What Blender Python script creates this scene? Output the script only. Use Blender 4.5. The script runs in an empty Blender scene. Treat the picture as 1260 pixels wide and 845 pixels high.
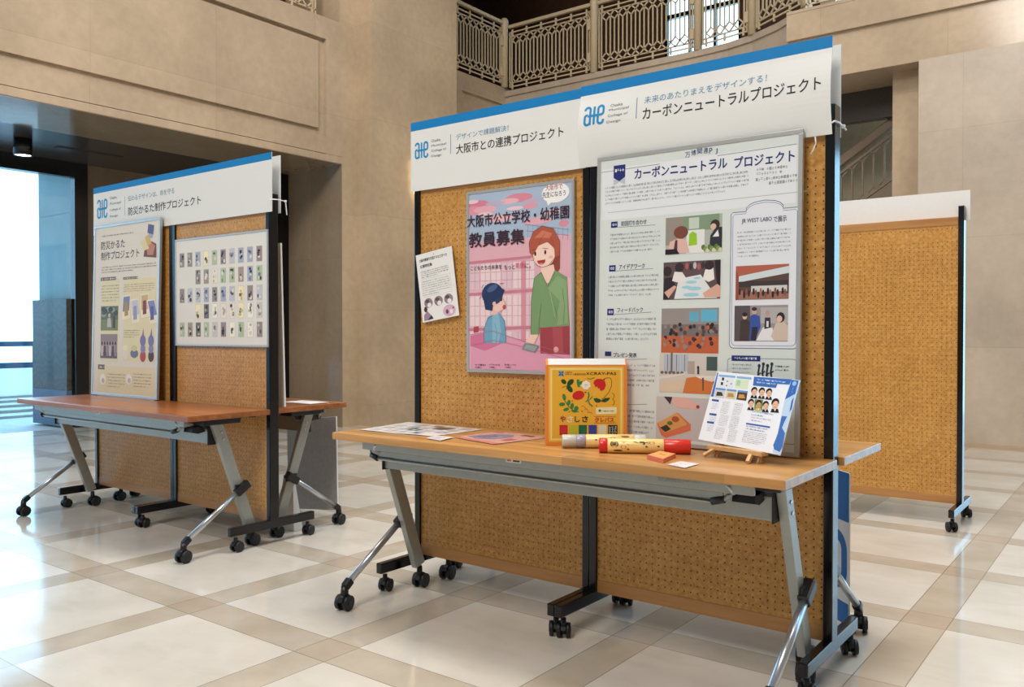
import bpy, bmesh, math, random
from mathutils import Matrix, Vector
random.seed(7)
SC = bpy.context.scene
COL = SC.collection
R = math.radians

# ------------------------------------------------------------------ camera, sky, lamps, exposure
FPX, YAW, PITCH, EYE = 1045.0, math.atan2(794, 1045), -math.asin(14.5 / 1045), 1.10
cam_data = bpy.data.cameras.new('camera')
cam_data.sensor_width = 36.0
cam_data.lens = FPX / 1260 * 36
cam = bpy.data.objects.new('camera', cam_data)
COL.objects.link(cam)
cam.location = (0, 0, EYE)
cam.rotation_euler = (math.pi / 2 + PITCH, 0, YAW)
SC.camera = cam
SC.view_settings.view_transform = 'Standard'
SC.view_settings.look = 'None'
SC.view_settings.exposure = 0.08
SC.view_settings.gamma = 1.0
SC.view_settings.use_curve_mapping = False
SC.cycles.use_denoising = True
SC.cycles.max_bounces = 6
SC.cycles.sample_clamp_indirect = 6.0
SC.cycles.caustics_reflective = False
SC.cycles.caustics_refractive = False

SKY_STRENGTH, HALL_STRENGTH = 5.2, 0.24
w = bpy.data.worlds.new('world')
SC.world = w
w.use_nodes = True
nt = w.node_tree
nt.nodes.clear()
N = nt.nodes.new
L = nt.links.new
tc = N('ShaderNodeTexCoord')
sep = N('ShaderNodeSeparateXYZ')
L(tc.outputs['Generated'], sep.inputs[0])
def mth(op, a, b=None, c=None, tree=None):
    t = tree or nt
    n = t.nodes.new('ShaderNodeMath')
    n.operation = op
    for i, v in enumerate((a, b, c)):
        if v is None: continue
        if isinstance(v, (int, float)): n.inputs[i].default_value = v
        else: t.links.new(v, n.inputs[i])
    return n.outputs[0]
def smooth(v, lo, hi, tree=None):
    t = tree or nt
    n = t.nodes.new('ShaderNodeMapRange')
    n.interpolation_type = 'SMOOTHSTEP'
    t.links.new(v, n.inputs[0])
    n.inputs[1].default_value = lo
    n.inputs[2].default_value = hi
    return n.outputs[0]
# daylight comes in low from the street side (beyond the left entrance and the far wall); the hall above is warm
azim = mth('ADD', mth('MULTIPLY', sep.outputs['X'], -0.7), mth('MULTIPLY', sep.outputs['Y'], 0.7))
msk = smooth(azim, 0.05, 0.4)
bg1 = N('ShaderNodeBackground'); bg1.inputs[0].default_value = (1.0, 0.98, 0.97, 1); bg1.inputs[1].default_value = HALL_STRENGTH
bg2 = N('ShaderNodeBackground'); bg2.inputs[0].default_value = (0.36, 0.70, 1.0, 1); bg2.inputs[1].default_value = SKY_STRENGTH
mx = N('ShaderNodeMixShader')
L(msk, mx.inputs[0]); L(bg1.outputs[0], mx.inputs[1]); L(bg2.outputs[0], mx.inputs[2])
out = N('ShaderNodeOutputWorld')
L(mx.outputs[0], out.inputs[0])

def area(name, loc, target, size, power, col):
    d = bpy.data.lights.new(name, 'AREA')
    d.shape = 'RECTANGLE'
    d.size, d.size_y = size
    d.energy = power
    d.color = col
    o = bpy.data.objects.new(name, d)
    COL.objects.link(o)
    o.location = loc
    o.rotation_euler = (Vector(target) - Vector(loc)).to_track_quat('-Z', 'Y').to_euler()
    return o
area('atrium_light', (-1.4, -3.2, 7.8), (-2.6, 3.0, 0.9), (2.8, 2.8), 465, (1.0, 0.95, 0.90))  # unseen high front light, put in to replace the hall's frontal ambient
area('atrium_light', (-1.9, 3.5, 8.4), (-1.9, 3.3, 0.0), (1.6, 1.6), 270, (1.0, 0.95, 0.90))
area('atrium_light', (-4.6, 2.7, 8.4), (-4.6, 3.0, 0.0), (2.2, 2.2), 140, (1.0, 0.94, 0.88))
area('atrium_light', (0.6, 5.0, 8.4), (0.3, 5.4, 0.0), (2.2, 2.2), 165, (1.0, 0.96, 0.92))

# ------------------------------------------------------------------ photo pixel -> point on a real plane
_fw = Vector((-math.sin(YAW) * math.cos(PITCH), math.cos(YAW) * math.cos(PITCH), math.sin(PITCH)))
_rt = Vector((math.cos(YAW), math.sin(YAW), 0))
_up = _rt.cross(_fw)
_C = Vector((0, 0, EYE))
def ray(x, y): return _fw + _rt * ((x - 630) / FPX) - _up * ((y - 422.5) / FPX)
def on_z(x, y, z=0.0):
    d = ray(x, y); return _C + d * ((z - EYE) / d.z)
def on_y(x, y, Y):
    d = ray(x, y); return _C + d * (Y / d.y)
def on_x(x, y, X):
    d = ray(x, y); return _C + d * (X / d.x)

# ------------------------------------------------------------------ materials
def lin(c):
    r = []
    for v in c:
        v = v / 255.0
        r.append(v / 12.92 if v <= 0.04045 else ((v + 0.055) / 1.055) ** 2.4)
    return r
def new_mat(name):
    m = bpy.data.materials.new(name)
    m.use_nodes = True
    return m, m.node_tree, m.node_tree.nodes['Principled BSDF']
def setp(b, **k):
    for n, v in k.items():
        b.inputs[n.replace('_', ' ')].default_value = v
def noise_col(t, coord, scale, c1, c2, detail=4, stretch=None, lo=0.35, hi=0.65):
    vec = coord
    if stretch:
        mp = t.nodes.new('ShaderNodeMapping'); mp.inputs['Scale'].default_value = stretch
        t.links.new(coord, mp.inputs[0]); vec = mp.outputs[0]
    n = t.nodes.new('ShaderNodeTexNoise'); n.inputs['Scale'].default_value = scale; n.inputs['Detail'].default_value = detail
    t.links.new(vec, n.inputs['Vector'])
    r = t.nodes.new('ShaderNodeValToRGB')
    r.color_ramp.elements[0].position = lo; r.color_ramp.elements[1].position = hi
    r.color_ramp.elements[0].color = (*c1, 1); r.color_ramp.elements[1].color = (*c2, 1)
    t.links.new(n.outputs[0], r.inputs[0])
    return r.outputs[0], n.outputs[0]
def mixc(t, fac, a, b, mode='MIX'):
    n = t.nodes.new('ShaderNodeMix'); n.data_type = 'RGBA'; n.blend_type = mode
    for i, v in ((0, fac), (6, a), (7, b)):
        if isinstance(v, (int, float)): n.inputs[i].default_value = v
        elif isinstance(v, (tuple, list)): n.inputs[i].default_value = (*v[:3], 1)
        else: t.links.new(v, n.inputs[i])
    return n.outputs[2]
def ocoord(t): return t.nodes.new('ShaderNodeTexCoord').outputs['Object']
def plain(name, rgb, rough=0.5, metal=0.0, spec=0.5, var=0.06, scale=40):
    m, t, b = new_mat(name)
    c = lin(rgb)
    o, _ = noise_col(t, ocoord(t), scale, [v * (1 - var) for v in c], [min(1, v * (1 + var)) for v in c])
    t.links.new(o, b.inputs['Base Color'])
    setp(b, Roughness=rough, Metallic=metal, Specular_IOR_Level=spec)
    return m
def emit(name, rgb, s):
    m, t, b = new_mat(name)
    setp(b, Base_Color=(*lin(rgb), 1), Emission_Color=(*lin(rgb), 1), Emission_Strength=s)
    return m

def stone(name, rgb, rough=0.22, bx=1.25, bz=1.1, off=0.0, spec=0.4, jt=0.22):
    m, t, b = new_mat(name)
    c = lin(rgb)
    co = ocoord(t)
    o, _ = noise_col(t, co, 1.3, [v * 0.9 for v in c], [min(1, v * 1.08) for v in c], 6)
    f, nf = noise_col(t, co, 14, (0.93, 0.92, 0.90), (1, 1, 1), 8)
    col = mixc(t, 1.0, o, f, 'MULTIPLY')
    s = t.nodes.new('ShaderNodeSeparateXYZ'); t.links.new(co, s.inputs[0])
    h = mth('ADD', s.outputs[0], s.outputs[1], tree=t)
    def joint(v, pitch, o_):
        fr = mth('FRACT', mth('DIVIDE', mth('ADD', v, o_, tree=t), pitch, tree=t), tree=t)
        return mth('LESS_THAN', fr, 0.005 / pitch, tree=t)
    j = mth('MAXIMUM', joint(h, bx, 30.0 + off), joint(s.outputs[2], bz, 30.55), tree=t)
    # neighbouring slabs differ a little in tone
    idh = mth('FLOOR', mth('DIVIDE', mth('ADD', h, 30.0 + off, tree=t), bx, tree=t), tree=t)
    idz = mth('FLOOR', mth('DIVIDE', mth('ADD', s.outputs[2], 30.55, tree=t), bz, tree=t), tree=t)
    wn = t.nodes.new('ShaderNodeTexWhiteNoise'); wn.noise_dimensions = '2D'
    cb = t.nodes.new('ShaderNodeCombineXYZ'); t.links.new(idh, cb.inputs[0]); t.links.new(idz, cb.inputs[1]); t.links.new(cb.outputs[0], wn.inputs['Vector'])
    tone = mth('ADD', mth('MULTIPLY', wn.outputs[0], 0.10, tree=t), 0.92, tree=t)
    tn = t.nodes.new('ShaderNodeCombineColor')
    for i in range(3): t.links.new(tone, tn.inputs[i])
    col = mixc(t, 1.0, col, tn.outputs[0], 'MULTIPLY')
    col = mixc(t, mth('MULTIPLY', j, jt, tree=t), col, [v * 0.35 for v in c])
    t.links.new(col, b.inputs['Base Color'])
    setp(b, Roughness=rough, Specular_IOR_Level=spec)
    return m

def floor_mat():
    m, t, b = new_mat('marble_floor')
    co = ocoord(t)
    s = t.nodes.new('ShaderNodeSeparateXYZ'); t.links.new(co, s.inputs[0])
    P, Wd = 0.795, 0.158
    def band(v, o):
        a = mth('ADD', v, o, tree=t)
        fr = mth('FRACT', mth('DIVIDE', a, P, tree=t), tree=t)
        bnd = mth('LESS_THAN', fr, Wd / P, tree=t)
        e1 = mth('LESS_THAN', mth('ABSOLUTE', mth('SUBTRACT', fr, Wd / P, tree=t), tree=t), 0.0022, tree=t)
        e2 = mth('LESS_THAN', fr, 0.0044, tree=t)
        idx = mth('FLOOR', mth('DIVIDE', a, P, tree=t), tree=t)
        return bnd, mth('MAXIMUM', e1, e2, tree=t), idx
    bx, ex, ix = band(s.outputs[0], 3.156 + 0.795 * 20)
    by, ey, iy = band(s.outputs[1], -1.861 + 0.795 * 20)
    cream, cn = noise_col(t, co, 2.2, lin((203, 196, 184)), lin((219, 213, 203)), 8)
    vein, vn = noise_col(t, co, 5.0, (0.90, 0.88, 0.85), (1, 1, 1), 10, (1, 2.2, 1), 0.30, 0.48)
    cream = mixc(t, 0.55, cream, mixc(t, 1.0, cream, vein, 'MULTIPLY'))
    bandc, _ = noise_col(t, co, 4.0, lin((180, 168, 150)), lin((194, 183, 167)), 8)
    crossc, _ = noise_col(t, co, 4.0, lin((176, 160, 142)), lin((188, 174, 157)), 8)
    wn = t.nodes.new('ShaderNodeTexWhiteNoise'); wn.noise_dimensions = '2D'
    cb = t.nodes.new('ShaderNodeCombineXYZ'); t.links.new(ix, cb.inputs[0]); t.links.new(iy, cb.inputs[1]); t.links.new(cb.outputs[0], wn.inputs['Vector'])
    tone = mth('ADD', mth('MULTIPLY', wn.outputs[0], 0.07, tree=t), 0.94, tree=t)
    tn = t.nodes.new('ShaderNodeCombineColor')
    for i in range(3): t.links.new(tone, tn.inputs[i])
    col = mixc(t, mth('MAXIMUM', bx, by, tree=t), cream, bandc)
    col = mixc(t, mth('MULTIPLY', bx, by, tree=t), col, crossc)
    col = mixc(t, 1.0, col, tn.outputs[0], 'MULTIPLY')
    col = mixc(t, mth('MULTIPLY', mth('MAXIMUM', ex, ey, tree=t), 0.6, tree=t), col, lin((95, 84, 70)))
    t.links.new(col, b.inputs['Base Color'])
    rg = mth('ADD', mth('MULTIPLY', vn, 0.10, tree=t), 0.06, tree=t)
    t.links.new(rg, b.inputs['Roughness'])
    setp(b, Specular_IOR_Level=0.45)
    return m

def pegboard_mat():
    m, t, b = new_mat('perforated_hardboard')
    co = ocoord(t)
    s = t.nodes.new('ShaderNodeSeparateXYZ'); t.links.new(co, s.inputs[0])
    c1, n1 = noise_col(t, co, 70, lin((184, 128, 60)), lin((218, 166, 92)), 5, None, 0.3, 0.7)
    c2, n2 = noise_col(t, co, 160, (0.62, 0.55, 0.46), (1, 1, 1), 3, (1, 1, 2.0), 0.28, 0.44)
    c3, n3 = noise_col(t, co, 5, (0.86, 0.83, 0.78), (1, 1, 1), 4, None, 0.3, 0.7)
    col = mixc(t, 0.7, c1, mixc(t, 1.0, c1, c2, 'MULTIPLY'))
    col = mixc(t, 1.0, col, c3, 'MULTIPLY')
    PT = 0.025
    def cell(v, o):
        return mth('SUBTRACT', mth('FRACT', mth('DIVIDE', mth('ADD', v, o, tree=t), PT, tree=t), tree=t), 0.5, tree=t)
    u, v = cell(s.outputs[0], 10.0), cell(s.outputs[2], 10.0)
    r = mth('SQRT', mth('ADD', mth('MULTIPLY', u, u, tree=t), mth('MULTIPLY', v, v, tree=t), tree=t), tree=t)
    hole = mth('SUBTRACT', 1.0, smooth(r, 0.085, 0.125, tree=t), tree=t)
    def inband(lo, hi):
        return mth('MULTIPLY', mth('GREATER_THAN', s.outputs[2], lo, tree=t), mth('LESS_THAN', s.outputs[2], hi, tree=t), tree=t)
    blank = mth('MAXIMUM', inband(1.6251, 1.6749, ), inband(0.975, 1.00), tree=t)
    hole = mth('MULTIPLY', hole, mth('SUBTRACT', 1.0, blank, tree=t), tree=t)
    col = mixc(t, hole, col, lin((42, 24, 12)))
    t.links.new(col, b.inputs['Base Color'])
    setp(b, Roughness=0.42, Specular_IOR_Level=0.35)
    bp = t.nodes.new('ShaderNodeBump'); bp.inputs['Strength'].default_value = 0.4; bp.inputs['Distance'].default_value = 0.002
    bp.invert = True
    t.links.new(hole, bp.inputs['Height']); t.links.new(bp.outputs[0], b.inputs['Normal'])
    return m

def wood(name, a, c, scale=3.0, rough=0.35, axis=(0.6, 9, 9), planks=0.0):
    m, t, b = new_mat(name)
    co = ocoord(t)
    o, n = noise_col(t, co, scale, lin(a), lin(c), 8, axis, 0.3, 0.7)
    o2, _ = noise_col(t, co, 60, (0.85, 0.82, 0.78), (1, 1, 1), 4, (0.08, 1, 1), 0.3, 0.6)
    col = mixc(t, 0.8, o, mixc(t, 1.0, o, o2, 'MULTIPLY'))
    if planks:
        s = t.nodes.new('ShaderNodeSeparateXYZ'); t.links.new(co, s.inputs[0])
        iy = mth('FLOOR', mth('DIVIDE', s.outputs[1], planks, tree=t), tree=t)
        ix = mth('FLOOR', mth('ADD', mth('DIVIDE', s.outputs[0], 0.55, tree=t), mth('MULTIPLY', iy, 0.37, tree=t), tree=t), tree=t)
        wn = t.nodes.new('ShaderNodeTexWhiteNoise'); wn.noise_dimensions = '2D'
        cb = t.nodes.new('ShaderNodeCombineXYZ'); t.links.new(ix, cb.inputs[0]); t.links.new(iy, cb.inputs[1]); t.links.new(cb.outputs[0], wn.inputs['Vector'])
        tone = mth('ADD', mth('MULTIPLY', wn.outputs[0], 0.26, tree=t), 0.82, tree=t)
        tn = t.nodes.new('ShaderNodeCombineColor')
        for i in range(3): t.links.new(tone, tn.inputs[i])
        col = mixc(t, 1.0, col, tn.outputs[0], 'MULTIPLY')
    t.links.new(col, b.inputs['Base Color'])
    setp(b, Roughness=rough, Specular_IOR_Level=0.45)
    return m

def print_mat(name, rough, spec):
    m, t, b = new_mat(name)
    a = t.nodes.new('ShaderNodeVertexColor'); a.layer_name = 'Col'
    t.links.new(a.outputs[0], b.inputs['Base Color'])
    setp(b, Roughness=rough, Specular_IOR_Level=spec)
    return m
def swirl_mat():
    m, t, b = new_mat('dark_patterned_panel')
    wv = t.nodes.new('ShaderNodeTexWave'); wv.wave_type = 'RINGS'
    wv.inputs['Scale'].default_value = 3.2; wv.inputs['Distortion'].default_value = 14.0; wv.inputs['Detail'].default_value = 1.0; wv.inputs['Detail Scale'].default_value = 1.4
    t.links.new(ocoord(t), wv.inputs['Vector'])
    r = t.nodes.new('ShaderNodeValToRGB'); r.color_ramp.elements[0].color = (*lin((10, 15, 18)), 1); r.color_ramp.elements[1].color = (*lin((38, 49, 55)), 1)
    r.color_ramp.elements[0].position = 0.55; r.color_ramp.elements[1].position = 0.95
    t.links.new(wv.outputs[0], r.inputs[0]); t.links.new(r.outputs[0], b.inputs['Base Color'])
    setp(b, Roughness=0.4)
    return m
def glass_mat():
    m = bpy.data.materials.new('clear_glass'); m.use_nodes = True
    t = m.node_tree; t.nodes.clear()
    g = t.nodes.new('ShaderNodeBsdfGlossy'); g.inputs['Roughness'].default_value = 0.02
    tr = t.nodes.new('ShaderNodeBsdfTransparent'); tr.inputs[0].default_value = (0.93, 0.97, 0.98, 1)
    mxs = t.nodes.new('ShaderNodeMixShader'); mxs.inputs[0].default_value = 0.07
    o = t.nodes.new('ShaderNodeOutputMaterial')
    t.links.new(tr.outputs[0], mxs.inputs[1]); t.links.new(g.outputs[0], mxs.inputs[2]); t.links.new(mxs.outputs[0], o.inputs[0])
    return m

M = dict(
    floor=floor_mat(),
    stone=stone('polished_limestone', (190, 170, 146), 0.14),
    stone_side=stone('polished_limestone_pier', (190, 170, 144), 0.16, 3.1, 1.1),
    stone_grey=stone('pale_limestone', (192, 178, 161), 0.3, 1.05, 1.05, 0.2),
    stone_dark=stone('brown_polished_stone', (146, 128, 106), 0.08, 2.6, 1.25, 0.0, 0.5),
    ceil=plain('dark_ceiling', (66, 60, 56), 0.25),
    brown=plain('dark_brown_panelling', (98, 70, 54), 0.4, scale=6, var=0.15),
    black=plain('black_metal', (12, 12, 15), 0.16, 0.0, 0.5),
    blackp=plain('black_plastic', (20, 20, 22), 0.4),
    rubber=plain('black_rubber', (16, 16, 17), 0.5),
    silver=plain('silver_painted_steel', (158, 160, 154), 0.35, 0.35, 0.5, 0.03),
    wire_shade=plain('shaded_grey_wire', (62, 62, 58), 0.4, 0.3),  # dark grey holds the shade on the rack rods
    chrome=plain('brushed_aluminium', (190, 192, 196), 0.28, 0.85, 0.5, 0.03),
    white=plain('white_board', (228, 228, 226), 0.45, 0, 0.4, 0.01),
    whitep=plain('white_plastic', (236, 236, 236), 0.35, 0, 0.5, 0.01),
    peg=pegboard_mat(),
    rail=wood('varnished_rail_wood', (168, 116, 62), (190, 138, 82), 4, 0.4),
    oak=wood('oak_tabletop', (176, 124, 66), (208, 158, 98), 3.0, 0.30, (0.5, 8, 8), 0.059),
    walnut=wood('reddish_walnut_tabletop', (136, 78, 40), (176, 110, 62), 3.0, 0.28, (0.5, 8, 8), 0.059),
    pine=wood('light_pine', (196, 150, 96), (220, 180, 126), 6, 0.5, (3, 3, 3)),
    alu=plain('poster_frame_aluminium', (188, 188, 186), 0.35, 0.5, 0.5, 0.02),
    print=print_mat('printed_paper', 0.55, 0.3),
    gloss=print_mat('laminated_print', 0.22, 0.45),
    glass=glass_mat(),
    rail_metal=plain('cream_painted_iron', (202, 184, 152), 0.4, 0.0, 0.5, 0.04),
    stair_metal=plain('brown_painted_iron', (120, 104, 86), 0.4),
    grey=plain('grey_board', (166, 160, 152), 0.6),
    lamp=emit('lit_lamp_glass', (255, 226, 176), 2.5),
    spot=emit('lit_downlight', (255, 244, 225), 14.0),
    bluebar=plain('blue_grey_steel', (70, 110, 150), 0.5),
    outstone=plain('outdoor_stone', (160, 206, 220), 0.5, 0, 0.4, 0.05, 3),
    darkpanel=swirl_mat(),
    paving=plain('outdoor_paving', (205, 205, 205), 0.6),
)

# ------------------------------------------------------------------ builders
class MB:
    """collects solids, links them as ONE mesh object"""
    def __init__(s): s.bm = bmesh.new()
    def box(s, x0, x1, y0, y1, z0, z1, bev=0.0, mat=None):
        b = bmesh.new()
        bmesh.ops.create_cube(b, size=1.0)
        for v in b.verts:
            v.co = Vector(((x0 + x1) / 2 + v.co.x * (x1 - x0), (y0 + y1) / 2 + v.co.y * (y1 - y0), (z0 + z1) / 2 + v.co.z * (z1 - z0)))
        if bev > 0:
            bmesh.ops.bevel(b, geom=list(b.edges), offset=bev, segments=2, profile=0.6, affect='EDGES')
        s._merge(b, mat)
        return s
    def _merge(s, b, mat=None, smooth_=False):
        if mat is not None: bmesh.ops.transform(b, matrix=mat, verts=list(b.verts))
        vm = {}
        for v in b.verts: vm[v] = s.bm.verts.new(v.co)
        for f in b.faces:
            try:
                nf = s.bm.faces.new([vm[v] for v in f.verts]); nf.smooth = f.smooth or smooth_
            except ValueError: pass
        b.free()
    def bar(s, p, q, wx, wy, bev=0.0, hint=(1, 0, 0)):
        """rectangular bar between two points; wx measured along the hint direction"""
        p, q = Vector(p), Vector(q)
        d = (q - p); ln = d.length; zc = d.normalized()
        xc = Vector(hint); xc = (xc - zc * xc.dot(zc)).normalized(); yc = zc.cross(xc)
        m = Matrix((xc, yc, zc)).transposed().to_4x4(); m.translation = p
        return s.box(-wx / 2, wx / 2, -wy / 2, wy / 2, 0, ln, bev, m)
    def cyl(s, p, q, r, r2=None, n=20, cap=True):
        p, q = Vector(p), Vector(q)
        r2 = r if r2 is None else r2
        z = (q - p).normalized()
        x = z.orthogonal().normalized(); y = z.cross(x)
        A, B = [], []
        for i in range(n):
            a = 2 * math.pi * i / n
            e = x * math.cos(a) + y * math.sin(a)
            A.append(s.bm.verts.new(p + e * r)); B.append(s.bm.verts.new(q + e * r2))
        for i in range(n):
            f = s.bm.faces.new((A[i], A[(i + 1) % n], B[(i + 1) % n], B[i])); f.smooth = True
        if cap:
            s.bm.faces.new(A[::-1]); s.bm.faces.new(B)
        return s
    def tube(s, pts, r, n=10):
        pts = [Vector(p) for p in pts]
        rings = []
        ref = None
        for i, p in enumerate(pts):
            t = (pts[min(i + 1, len(pts) - 1)] - pts[max(i - 1, 0)]).normalized()
            if ref is None: ref = t.orthogonal().normalized()
            x = (ref - t * ref.dot(t)).normalized(); ref = x; y = t.cross(x)
            rings.append([s.bm.verts.new(p + (x * math.cos(2 * math.pi * k / n) + y * math.sin(2 * math.pi * k / n)) * r) for k in range(n)])
        for a, b in zip(rings, rings[1:]):
            for k in range(n):
                f = s.bm.faces.new((a[k], a[(k + 1) % n], b[(k + 1) % n], b[k])); f.smooth = True
        s.bm.faces.new(rings[0][::-1]); s.bm.faces.new(rings[-1])
        return s
    def lathe(s, prof, c=(0, 0, 0), axis='Z', n=28, a0=0.0, a1=2 * math.pi):
        c = Vector(c); full = abs(a1 - a0 - 2 * math.pi) < 1e-6
        cnt = n if full else n + 1
        rings = []
        for r, h in prof:
            ring = []
            for i in range(cnt):
                a = a0 + (a1 - a0) * i / n
                u, v = r * math.cos(a), r * math.sin(a)
                co = {'Z': (u, v, h), 'X': (h, u, v), 'Y': (v, h, u)}[axis]
                ring.append(s.bm.verts.new(c + Vector(co)))
            rings.append(ring)
        for a, b in zip(rings, rings[1:]):
            for k in range(n):
                k2 = (k + 1) % cnt
                try:
                    f = s.bm.faces.new((a[k], a[k2], b[k2], b[k])); f.smooth = True
                except ValueError: pass
        return s
    def prism(s, pts, h0, h1, axis='Z'):
        """2-D outline extruded: axis Z uses (x,y), X uses (y,z), Y uses (x,z)"""
        def mk(p, h): return {'Z': (p[0], p[1], h), 'X': (h, p[0], p[1]), 'Y': (p[0], h, p[1])}[axis]
        A = [s.bm.verts.new(mk(p, h0)) for p in pts]; B = [s.bm.verts.new(mk(p, h1)) for p in pts]
        n = len(pts)
        for i in range(n): s.bm.faces.new((A[i], A[(i + 1) % n], B[(i + 1) % n], B[i]))
        s.bm.faces.new(A[::-1]); s.bm.faces.new(B)
        return s
    def build(s, name, mat, parent=None, loc=None):
        bmesh.ops.recalc_face_normals(s.bm, faces=list(s.bm.faces))
        me = bpy.data.meshes.new(name)
        s.bm.to_mesh(me); s.bm.free()
        me.materials.append(mat)
        o = bpy.data.objects.new(name, me)
        COL.objects.link(o)
        if parent: o.parent = parent
        if loc: o.location = loc
        return o

def tag(o, label=None, cat=None, group=None, kind=None):
    if label: o['label'] = label
    if cat: o['category'] = cat
    if group: o['group'] = group
    if kind: o['kind'] = kind
    return o
def thing(name, label, cat, loc=(0, 0, 0), rz=0.0, group=None, rx=0.0):
    o = bpy.data.objects.new(name, None)
    COL.objects.link(o)
    o.empty_display_size = 0.1
    o.location = loc; o.rotation_euler = (rx, 0, rz)
    return tag(o, label, cat, group)
def struct(name, mb, mat):
    return tag(mb.build(name, mat), kind='structure')
CHILDREN = None
def copy_tree(o, parent=None):
    c = o.copy(); COL.objects.link(c)
    if parent: c.parent = parent
    for ch in list(o.children): copy_tree(ch, c)
    return c

_txt = {}
def text_tris(s, bold):
    k = (s, bold)
    if k not in _txt:
        cu = bpy.data.curves.new('t', 'FONT')
        cu.body = s; cu.size = 1.0; cu.resolution_u = 3
        o = bpy.data.objects.new('t', cu); COL.objects.link(o)
        bpy.context.view_layer.update()
        dg = bpy.context.evaluated_depsgraph_get()
        me = bpy.data.meshes.new_from_object(o.evaluated_get(dg))
        vs = [(v.co.x, v.co.y) for v in me.vertices]
        fs = [tuple(p.vertices) for p in me.polygons]
        bpy.data.objects.remove(o); bpy.data.curves.remove(cu); bpy.data.meshes.remove(me)
        if vs:
            xs = [v[0] for v in vs]; ys = [v[1] for v in vs]
            _txt[k] = (vs, fs, min(xs), max(xs), min(ys), max(ys))
        else: _txt[k] = ([], [], 0, 1, 0, 1)
    return _txt[k]

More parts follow.
